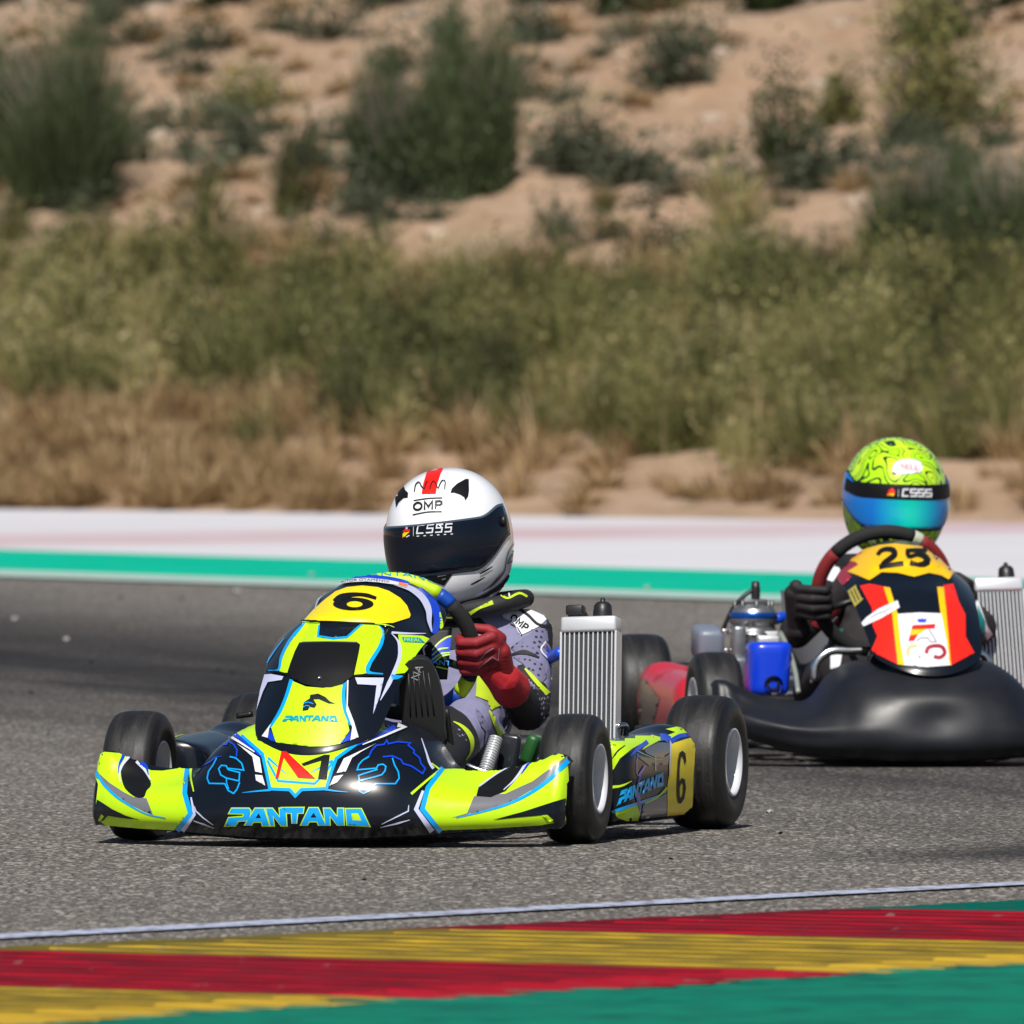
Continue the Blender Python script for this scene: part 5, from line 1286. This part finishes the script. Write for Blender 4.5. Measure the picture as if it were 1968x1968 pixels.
S.fill([(300, 560), (292, 480), (318, 360), (368, 350), (385, 400), (412, 425), (408, 468), (370, 470), (325, 510)], M_BLK, 2, c3, name='helmet_decal')
omp(S, (456, 588), (87, -6.5), (2, -74), 17, M_BLK, 3, c3)
S.line([(462, 495), (590, 476), (726, 470)], 10, M_BLK, 2, c3, name='lettering'); S.line([(453, 626), (590, 600), (720, 596)], 10, M_BLK, 2, c3, name='lettering')
S.fill([(500, 1165), (700, 1130), (832, 1112), (822, 1170), (740, 1280), (650, 1250), (520, 1190)], M_BLK, 2, c3, name='chin_vent')
S.line([(680, 1195), (760, 1180)], 12, M_GREYP, 3, c3); S.line([(720, 1225), (755, 1215)], 10, M_GREYP, 3, c3)
S.line([(1068, 1172), (1125, 1140), (1184, 1104)], (12, 18, 8), M_BLK, 2, c3, name='vent_slot'); S.line([(988, 1272), (1050, 1240), (1116, 1202)], (14, 18, 8), M_BLK, 2, c3, name='vent_slot')
S.line([(1400, 880), (1340, 960), (1310, 1060), (1300, 1140), (1200, 1260), (1100, 1330)], (6, 16, 12, 10, 24, 8), M_GREYP, 2, c3, name='helmet_stripe')
S.line([(1390, 960), (1330, 1080), (1370, 1050)], 10, M_GREYP, 2, c3, name='helmet_stripe'); S.line([(1290, 1150), (1200, 1250), (1150, 1300)], (4, 14, 4), mat('dark_red_stripe', (.16, .02, .03), .4), 3, c3, name='helmet_stripe')
S.line([(1350, 1190), (1290, 1260), (1190, 1330), (1080, 1390), (900, 1430)], (40, 40, 34, 26, 8), M_LINER, 3, c3, name='helmet_trim')
S = VS
for i, x in enumerate((485, 570, 655, 740)):   # CSSS in squared outline letters
    if i == 0: pl = [(x + 74, 720), (x + 16, 724), (x + 6, 798), (x + 66, 794)]
    else: y0 = 720 - i * 4; pl = [(x + 78, y0), (x + 20, y0 + 4), (x + 15, y0 + 36), (x + 68, y0 + 33), (x + 62, y0 + 72), (x + 4, y0 + 76)]
    S.line(pl, 12, M_WHT, 2, c3, smooth=False, name='lettering')
for k in range(6): S.line([(490 + 62 * k, 824 - 4 * k), (512 + 62 * k, 822 - 4 * k)], 8, M_WHT, 2, c3, name='lettering')
S.line([(460, 735), (460, 822)], 4, M_WHT, 2, c3)
S.fill([(385, 740), (405, 735), (412, 765), (430, 760), (425, 785), (375, 790), (362, 775), (380, 765)], M_RED, 2, c3, step=6); S.fill([(362, 800), (375, 790), (425, 785), (400, 805), (385, 825), (360, 830)], M_YEL, 2, c3, step=6); S.fill([(388, 738), (403, 736), (406, 758), (392, 760)], M_LAV, 3, c3, step=6); S.line([(360, 838), (378, 828)], 9, M_RED, 3, c3); S.line([(395, 832), (425, 815)], 9, M_WHT, 3, c3)
# tear-off post on the far cheek
q = H.pt(math.radians(-96), math.radians(-13), .004); MB().lathe([(.0005, -.016), (.006, -.014), (.004, .0), (.006, .01)], q, 'x', 12).build('tear_off_post', M_PLAS, H.o)
# ================================================================== KART 2
kart2 = empty('racing_kart', K2.loc, K2.rz, 'racing kart number 25 with plain black nose and red and yellow front panel, following behind', 'kart', 'racing karts')
chassis(kart2, M_STEEL, M_STEEL, M_BLACKM); seat_part(kart2, M_SEAT); rear_bumper(kart2, M_PLAS)
wheel(kart2, (.443, 0, .127), .127, .108); wheel(kart2, (-.443, 0, .127), .127, .108, 0, False)
wheel(kart2, (.462, .95, .138), .138, .135); wheel(kart2, (-.462, .95, .138), .138, .135, 0, False)
M_NOSE2 = mat('satin_black_plastic', (.010, .011, .015), .46, spec=.4, bump=(7, .25, 4, .004), vary=(9, .15))
NOSE2 = [(a, [(f + (.0 if a < .3 else .0), z + (.0 if a < .3 else (a - .3) * (.25 if i < 3 else .10))) for i, (f, z) in enumerate(p)]) for a, p in NOSE]
def dent(P):
    P = P.copy(); x, z = P[:, :, 0], P[:, :, 2]
    P[:, :, 1] += .012 * np.exp(-((x - .0) / .06) ** 2 - ((z - .105) / .032) ** 2)
    P[:, :, 1] -= .009 * np.exp(-((x - .0) / .11) ** 2 - ((z - .165) / .03) ** 2)
    P[:, :, 1] -= .010 * np.exp(-((np.abs(x) - .30) / .12) ** 2 - ((z - .085 - .12 * np.maximum(0, np.abs(x) - .28)) / .014) ** 2)
    return P
nose2, S2 = surf_part('nose_fairing', nose_surface(NOSE2, dent), M_NOSE2, kart2, K2)
PAN2_W = [.110, .124, .132, .138, .142, .146, .142, .122, .085]
PAN2_C = [(.345, .205), (.335, .225), (.295, .280), (.245, .335), (.185, .385), (.105, .432), (.010, .470), (-.06, .492), (-.115, .505)]
def hollow(P, u, v):
    U, Vv = np.meshgrid(u, v); a = sstep(.50, .60, Vv) * (1 - sstep(.66, .70, Vv)); b = 1 - sstep(.40, .55, np.abs(U)); P = P.copy(); P[:, :, 1] += .022 * a * b; return P
panel2, S = surf_part('number_panel', panel_surface(PAN2_C, PAN2_W, [r * .95 for r in PAN_R], PAN_D, 2.2, mod=hollow), M_NAVY, kart2, K2)
M_R2 = mat('signal_red_print', (.86, .018, .006), .3, coat=.4); M_Y2 = mat('amber_yellow_print', (.90, .52, .0), .3, coat=.4); M_CRIM = mat('crimson_print', (.33, .015, .03), .35, coat=.3); M_OLG = mat('gold_print', (.38, .32, .06), .4)
S.fill([(320, 880), (345, 868), (400, 912), (500, 885), (620, 873), (750, 888), (850, 898), (890, 903), (905, 932), (960, 980), (1062, 1068), (1018, 1140), (960, 1110), (870, 1090), (760, 1120), (640, 1090), (520, 1085), (430, 1145), (350, 1110), (268, 1080), (350, 1030), (330, 1010), (272, 1000), (380, 940)], M_Y2, 3, c6, name='number_plate')
S.line([(492, 962), (515, 932), (565, 918), (610, 930), (618, 955), (590, 985), (540, 1018), (520, 1048)], (28, 34, 38, 44, 48, 44, 36, 34), M_BLK, 5, c6, name='number'); S.line([(505, 1050), (590, 1036), (682, 1024)], (34, 34, 34), M_BLK, 6, c6, name='number')
S.line([(848, 928), (770, 926), (706, 930)], 32, M_BLK, 5, c6, name='number'); S.line([(716, 920), (712, 950), (720, 972), (780, 960), (840, 976), (858, 1004), (832, 1028), (780, 1032), (728, 1014)], (36, 36, 30, 34, 46, 50, 42, 34, 28), M_BLK, 6, c6, name='number')
S.fill([(360, 1185), (430, 1170), (530, 1190), (570, 1300), (600, 1400), (645, 1770), (440, 1672), (490, 1560), (455, 1480), (450, 1350)], M_R2, 2, c6)
S.fill([(975, 1180), (1050, 1170), (1090, 1300), (1140, 1400), (1140, 1560), (1206, 1682), (1030, 1776), (1010, 1500), (985, 1300)], M_R2, 2, c6)
S.fill([(535, 1195), (582, 1200), (612, 1300), (642, 1400), (692, 1776), (640, 1768), (600, 1400), (570, 1300)], M_Y2, 3, c6)
S.fill([(930, 1195), (978, 1195), (995, 1350), (1034, 1776), (1018, 1776), (985, 1600), (956, 1390)], M_Y2, 3, c6)
S.fill([(640, 1396), (800, 1386), (960, 1392), (1000, 1600), (1024, 1776), (850, 1790), (690, 1776), (660, 1600)], M_WHT, 4, c6)
S.fill([(375, 1465), (410, 1425), (500, 1360), (640, 1298), (656, 1350), (520, 1430), (390, 1490)], M_WHT, 6, c6, name='tape')
S.line([(440, 1430), (500, 1395), (560, 1375), (610, 1340)], (4, 6, 4), M_GREYP, 7, c6)
S.fill([(330, 900), (378, 942), (275, 1000), (330, 1012), (350, 1030), (270, 1080), (300, 1120), (240, 1180), (200, 1200), (165, 1120), (180, 1050), (230, 980)], M_CRIM, 2, c6)
S.fill([(320, 882), (345, 900), (378, 940), (290, 990), (235, 985)], M_R2, 3, c6)
S.fill([(895, 905), (960, 950), (1030, 1040), (1062, 1068), (960, 982), (905, 935)], M_CRIM, 4, c6)
S.fill([(270, 1225), (330, 1180), (385, 1285), (320, 1345)], M_OLG, 3, c6, name='emblem')
for k in range(3): S.line([(295 + 22 * k, 1222 - 14 * k), (335 + 22 * k, 1310 - 16 * k)], 8, M_NAVY, 4, c6)
# crown, flag-coloured A and C shapes on the white patch
S.fill([(778, 1430), (795, 1440), (800, 1428), (812, 1440), (820, 1422), (830, 1440), (842, 1428), (846, 1440), (858, 1430), (845, 1460), (792, 1460)], M_BLUE, 5, c6, step=5, name='emblem')
S.fill([(750, 1480), (918, 1472), (912, 1506), (740, 1512)], M_RED, 5, c6, step=6, name='emblem'); S.fill([(738, 1514), (850, 1508), (800, 1546), (728, 1556)], M_Y2, 5, c6, step=6, name='emblem'); S.fill([(728, 1558), (790, 1548), (760, 1598), (718, 1600)], M_RED, 5, c6, step=6, name='emblem')
S.line([(868, 1512), (900, 1560), (925, 1604), (880, 1604), (862, 1574), (800, 1578), (780, 1602)], 8, M_GREYP, 5, c6, smooth=False, name='emblem')
S.line([(782, 1632), (735, 1640), (715, 1670), (718, 1710)], 26, mat('pale_orange_print', (.85, .45, .18), .4), 5, c6, name='lettering')
S.line([(905, 1712), (950, 1720), (985, 1690), (970, 1645), (910, 1634), (862, 1650), (850, 1690)], 28, M_CRIM, 5, c6, name='lettering'); S.line([(795, 1715), (806, 1720)], 18, M_RED, 5, c6)
# side pods, front bars
podR, S = side_pod(kart2, K2, False, mat('red_side_pod', (.55, .016, .03), .35, coat=.4)); S.fill([(105, 985), (190, 985), (330, 1170), (250, 1480), (100, 1480)], mat('smoky_brown_panel', (.10, .07, .05), .3, coat=.3), 1, c7); podL, _ = side_pod(kart2, K2, True, MATS['red_side_pod'])
B = K2.at
tube_part('front_bar', [B(1566, 1312, .10), B(1568, 1275, .10), B(1590, 1254, .10), B(1640, 1251, .10), B(1780, 1250, .10), B(1868, 1251, .10), B(1895, 1262, .10), B(1898, 1300, .10)], .010, M_STEEL, kart2, 40)
tube_part('side_bar', [B(1408, 1429, -.10), B(1450, 1431, .05), B(1530, 1440, .12)], .009, M_STEEL, kart2, 12)
tube_part('fuel_line', [B(1500, 1216, -.3), B(1516, 1250, -.2), B(1528, 1290, -.1), B(1534, 1330, .02)], .006, mat('clear_hose', (.25, .28, .24), .3), kart2, 20)
radiator(kart2, B(1932, 1330, -.47), B(1912, 1138, -.53), .106, 12)
SW2 = B(1695, 1136, -.29); M_GRED = mat('red_suede_grip', (.20, .010, .012), .8, bump=(300, .4)); M_GWH = mat('worn_white_tape', (.45, .48, .36), .7)
sw2, pt2 = ring(kart2, SW2, .150, .42, .0165, [(66, 140, M_GBLK), (58, 66, M_GWH), (-20, 58, M_GRED), (140, 200, M_GRED), (200, 340, M_GBLK)])
tube_part('steering_column', [SW2, (SW2.x * .5, SW2.y - .10, .27), (0, -.12, .11)], .011, M_BLACKM, kart2)
# engine on the kart's right
eng_c = B(1448, 1205, -.46); ex, ey, ez = eng_c
eng = MB().lathe([(.0005, .052), (.036, .052), (.044, .046), (.050, .040), (.054, .024), (.055, .010), (.050, .006), (.050, -.004), (.053, -.008), (.053, -.03), (.048, -.036), (.048, -.06), (.060, -.064), (.060, -.14), (.0005, -.14)], (ex, ey, ez), 'z', 36).build('engine', mat('engine_casting', (.30, .31, .32), .35, .8, bump=(80, .3)), kart2)
MB().lathe([(.0545, .034), (.0565, .032), (.0565, .022), (.0550, .020)], (ex, ey, ez), 'z', 36).build('blue_head_ring', mat('anodised_blue', (.01, .09, .42), .25, .6), eng)
MB().lathe([(.0535, -.012), (.0555, -.014), (.0555, -.02), (.0535, -.022)], (ex, ey, ez), 'z', 36).build('gasket_ring', M_STEEL, eng)
hb = MB().box((ex, ey, ez + .056), (.062, .062, .016), .004)
for k in range(8):
    a = k * .785; hb.lathe([(.0005, .068), (.0045, .067), (.0045, .045)], (ex + math.cos(a) * .043, ey + math.sin(a) * .043, ez - .005), 'z', 6)
hb.build('cylinder_head', mat('grey_head', (.12, .125, .13), .4, .6), eng)
MB().lathe([(.0005, .048), (.009, .046), (.011, .03), (.010, 0)], (ex + .005, ey, ez + .058), 'z', 14).build('spark_plug_cap', M_PLAS, eng)
MB().tube([B(1452, 1131, -.46), B(1440, 1138, -.46), B(1415, 1160, -.46), B(1398, 1190, -.48), B(1388, 1215, -.50)], .005, 8, 24).build('ignition_lead', M_PLAS, eng)
MB().box(B(1418, 1240, -.42), (.03, .06, .09), .008).box(B(1412, 1290, -.40), (.05, .10, .07), .012).build('crankcase', MATS['engine_casting'], eng)
for k, (q, m_, r) in enumerate([((1395, 1214), M_STEEL, .008), ((1397, 1250), M_STEEL, .006), ((1421, 1170), M_STEEL, .007)]):
    MB().box(B(*q, -.47), (r * 2.6, r * 2, r * 1.6), .003).build('bolt', m_, eng)
MB().tube([B(1400, 1280, -.44), B(1412, 1272, -.43), B(1428, 1256, -.42)], .008, 8, 8).build('red_connector', mat('red_anodised', (.55, .02, .05), .35, .3), eng)
MB().tube([B(1412, 1300, -.36), B(1417, 1330, -.3)], .010, 8).build('red_bracket', MATS['red_anodised'], eng)
MB().box(B(1476, 1230, -.40), (.05, .03, .02), .006).box(B(1470, 1218, -.42), (.06, .02, .012), .004).build('carburettor', M_ALU, eng)
MB().tube([B(1490, 1190, -.5), B(1505, 1186, -.52), B(1525, 1192, -.56)], .013, 10, 8).build('blue_hose', MATS['blue_hose'], eng)
# blue intake silencer: rounded box with round mouth
M_BLUEB = mat('blue_airbox', (.004, .045, .62), .3, coat=.4)
ac = B(1475, 1285, -.16); P = []; rows = 22; sg_ = 36
ab = MB()
secs = []
for i in range(rows):
    t = i / (rows - 1); z = -.061 + .122 * t; e = min(1, min(t, 1 - t) / .16); kk = .80 + .20 * math.sqrt(max(0, 1 - (1 - e) ** 2))
    wx = (.047 + .004 * t) * kk; wy = .055 * kk
    for j in range(sg_):
        a = 2 * math.pi * j / sg_; c_, s_ = math.cos(a), math.sin(a); n_ = (abs(c_) ** 4 + abs(s_) ** 4) ** -.25
        secs.append((ac.x + wx * c_ * n_ + .006 * (t - .5), ac.y + wy * s_ * n_, ac.z + z))
fs = [(i * sg_ + j, i * sg_ + (j + 1) % sg_, (i + 1) * sg_ + (j + 1) % sg_, (i + 1) * sg_ + j) for i in range(rows - 1) for j in range(sg_)] + [tuple(range(sg_)), tuple((rows - 1) * sg_ + j for j in range(sg_))]
airb = obj('intake_silencer', secs, fs, M_BLUEB, kart2); fixn(airb.data)
mq = B(1486, 1316, -.105)
MB().lathe([(.021, -.012), (.021, .012), (.016, .012), (.015, -.004), (.0005, .006)], (mq.x, mq.y, mq.z), 'y', 24).build('intake_mouth', M_PLAS, airb)
MB().box(B(1488, 1334, -.11), (.014, .01, .008), .002).build('clip', M_STEEL, airb)
MB().box(B(1360, 1236, -.70), (.062, .12, .075), .014, Matrix.Rotation(.12, 3, 'X')).build('chain_guard', mat('slate_grey_plastic', (.17, .20, .26), .4), kart2)

# ---------------------------------------------------------------- driver 2
seat2 = (.0, .60, .10); A = K2.at
M_SUIT2 = mat('black_and_red_suit', (.014, .010, .012), .75, bump=(40, .4, 4, .003)); M_SUITT = mat('teal_suit_panel', (.0, .17, .17), .7, bump=(40, .4, 4, .003))
hdR = pt2(186); hdL = pt2(-4); wrR = hdR + Vector((-.035, .055, -.075)); wrL = hdL + Vector((.035, .055, -.075))
sR, sL = A(1612, 1128, -.62), A(1800, 1128, -.60); eR, eL = A(1530, 1214, -.46), A(1880, 1205, -.46); nk = Vector((.07, .62, .44)); ch = Vector((.05, .62, .36)); pel = Vector((.0, .60, .15))
kR, kL = Vector((-.13, .17, .21)), Vector((.13, .17, .21))
caps = [(pel, .085, Vector((.015, .60, .26)), .09), (Vector((.015, .60, .26)), .085, ch, .085), (ch, .09, nk, .06), (Vector((.065, .62, .40)), .065, sR, .048), (Vector((.065, .62, .40)), .065, sL, .048),
        (sR, .047, eR, .040), (eR, .038, wrR, .030), (sL, .050, eL, .042), (eL, .044, wrL, .031), (pel, .08, (-.09, .54, .15), .078), (pel, .08, (.09, .54, .15), .078),
        ((-.09, .54, .15), .078, kR, .054), ((.09, .54, .15), .078, kL, .054), (kR, .054, (-.09, -.08, .12), .04), (kL, .054, (.09, -.08, .12), .04)]
p2, lo2, body2, S = driver(K2, 'driver in patterned lime helmet with blue mirrored visor in the number 25 kart', seat2, caps, M_SUIT2)
S.fill([(870, 760), (930, 700), (940, 780), (900, 840), (870, 830)], M_SUITWHT, 1, c5, name='suit_panel'); S.fill([(700, 930), (740, 910), (730, 980), (690, 990)], M_SUITWHT, 1, c5, name='suit_panel')
S.fill([(880, 1100), (960, 1090), (950, 1150), (890, 1170)], M_SUITT, 1, c5, name='suit_panel'); S.fill([(890, 1180), (960, 1160), (940, 1300), (890, 1310)], M_SUITWHT, 1, c5, name='suit_panel')
S.fill([(720, 980), (800, 960), (900, 1060), (860, 1100), (740, 1060)], mat('dark_red_suit_panel', (.22, .01, .015), .7), 1, c5, name='suit_panel'); S.fill([(870, 950), (940, 980), (940, 1060), (900, 1080), (870, 1020)], MATS['dark_red_suit_panel'], 2, c5, name='suit_panel')
S.fill([(1650, 900), (1690, 960), (1730, 1080), (1760, 1120), (1730, 1150), (1690, 1060)], M_SUITWHT, 1, c5, name='suit_panel'); S.fill([(1680, 960), (1720, 1060), (1715, 1160), (1685, 1080)], M_SUITT, 2, c5, name='suit_panel')
glove(K2, p2, lo2, hdR, pt2(190) - pt2(180), Vector((-1, 0, 0)), M_GLB, M_GLB, wrR, 1.08); glove(K2, p2, lo2, hdL, pt2(2) - pt2(-8), Vector((1, 0, 0)), M_GLB, M_GLB, wrL, 1.08)
shoe(K2, p2, lo2, (-.10, -.14, .07), (-.09, -.19, .26), M_SHOE, M_SOLE); shoe(K2, p2, lo2, (.10, -.14, .07), (.09, -.19, .26), M_SHOE, M_SOLE)
cpt = [nk + Vector((math.cos(k * math.pi / 12) * .098, math.sin(k * math.pi / 12) * .09, 0)) for k in range(25)]
MB().tube(cpt, .026, 14).build('neck_collar', M_SUITB, p2, loc=lo2)
def squiggle():
    m, n, L, b = nodes('lime_squiggle_shell'); P = N(n, L, 'ShaderNodeTexCoord').outputs['Object']
    g = noise(n, L, P, 24, 0, .3, .25)
    dm = math_(n, L, 'MULTIPLY', math_(n, L, 'ABSOLUTE', math_(n, L, 'SUBTRACT', math_(n, L, 'FRACT', math_(n, L, 'MULTIPLY', g, 6.3)), .5)), .16)
    c = mixc(n, L, rng(n, L, g, .40, .56, 0, 1), (.44, .84, .004), (.56, .88, .02)); c = mixc(n, L, rng(n, L, dm, .017, .027, 1, 0), c, (.006, .03, .006))
    L.new(c, b.inputs['Base Color']); b.inputs['Roughness'].default_value = .25; b.inputs['Coat Weight'].default_value = .6
    return m
H2 = Helmet(K2, A(1720, 957, -.60), -3, 1.5, 3, .985); S = H2.shell(squiggle(), p2, lo2)
def iri():
    m, n, L, b = nodes('blue_green_mirror_visor'); P = N(n, L, 'ShaderNodeTexCoord').outputs['Object']
    x = N(n, L, 'ShaderNodeSeparateXYZ', {0: P}).outputs[0]; xc = H2.c.x
    d = math_(n, L, 'ABSOLUTE', math_(n, L, 'SUBTRACT', x, xc + .012)); c = mixc(n, L, rng(n, L, d, .01, .085, 0, 1), (.0, .62, .52), (.0, .20, .72))
    L.new(c, b.inputs['Base Color']); b.inputs['Roughness'].default_value = .22; b.inputs['Metallic'].default_value = .15; b.inputs['Coat Weight'].default_value = .5
    return m
vt, vb = (lambda d: .036 + .022 * lp(d, 60, 95)), (lambda d: -.062 + .060 * lp(d, 48, 100))
H2.patch('visor_frame', M_BLK, -102, 102, lambda d: vt(d) + .004, lambda d: vb(d) - .005, .0015)
H2.patch('visor', iri(), -96, 96, vt, vb, .0035)
tp, TS = H2.patch('visor_strip', M_BLK, -84, 84, lambda d: .037 + .010 * lp(d, 60, 95), lambda d: .006 + .012 * lp(d, 50, 90), .0052)
for i, x in enumerate((672, 730, 785, 840)):
    y0 = 465 + i
    pl = [(x + 48, y0), (x + 8, y0 + 2), (x + 2, y0 + 50), (x + 46, y0 + 50)] if i == 0 else [(x + 48, y0), (x + 6, y0 + 1), (x + 4, y0 + 25), (x + 46, y0 + 26), (x + 44, y0 + 50), (x + 2, y0 + 50)]
    TS.line(pl, 12, M_WHT, 2, c6, smooth=False, name='lettering')
TS.fill([(558, 512), (575, 470), (600, 455), (622, 480), (612, 512)], M_R2, 2, c6, step=6); TS.fill([(560, 512), (590, 492), (615, 495), (610, 515)], M_Y2, 3, c6, step=6); TS.line([(645, 465), (643, 520)], 4, M_LAV, 2, c6)
S.fill([(600, 330), (622, 270), (680, 245), (760, 245), (812, 270), (822, 320), (790, 345), (700, 352), (640, 348)], M_WHT, 2, c6, smooth=2, name='helmet_decal')
S.text('BELL', (650, 316), 38, M_RED, 3, ang=.06, cv=c6, sx=1.35)
q = H2.pt(math.radians(100), math.radians(-6), .004); MB().lathe([(.0005, -.012), (.006, -.010), (.006, .012)], q, 'x', 10).build('tear_off_post', M_PLAS, H2.o)
S.fill([(560, 745), (700, 735), (770, 760), (760, 860), (600, 830)], M_BLK, 2, c6, name='chin_vent'); S.line([(400, 720), (500, 708), (620, 715)], 8, M_Y2, 2, c6, name='helmet_decal')
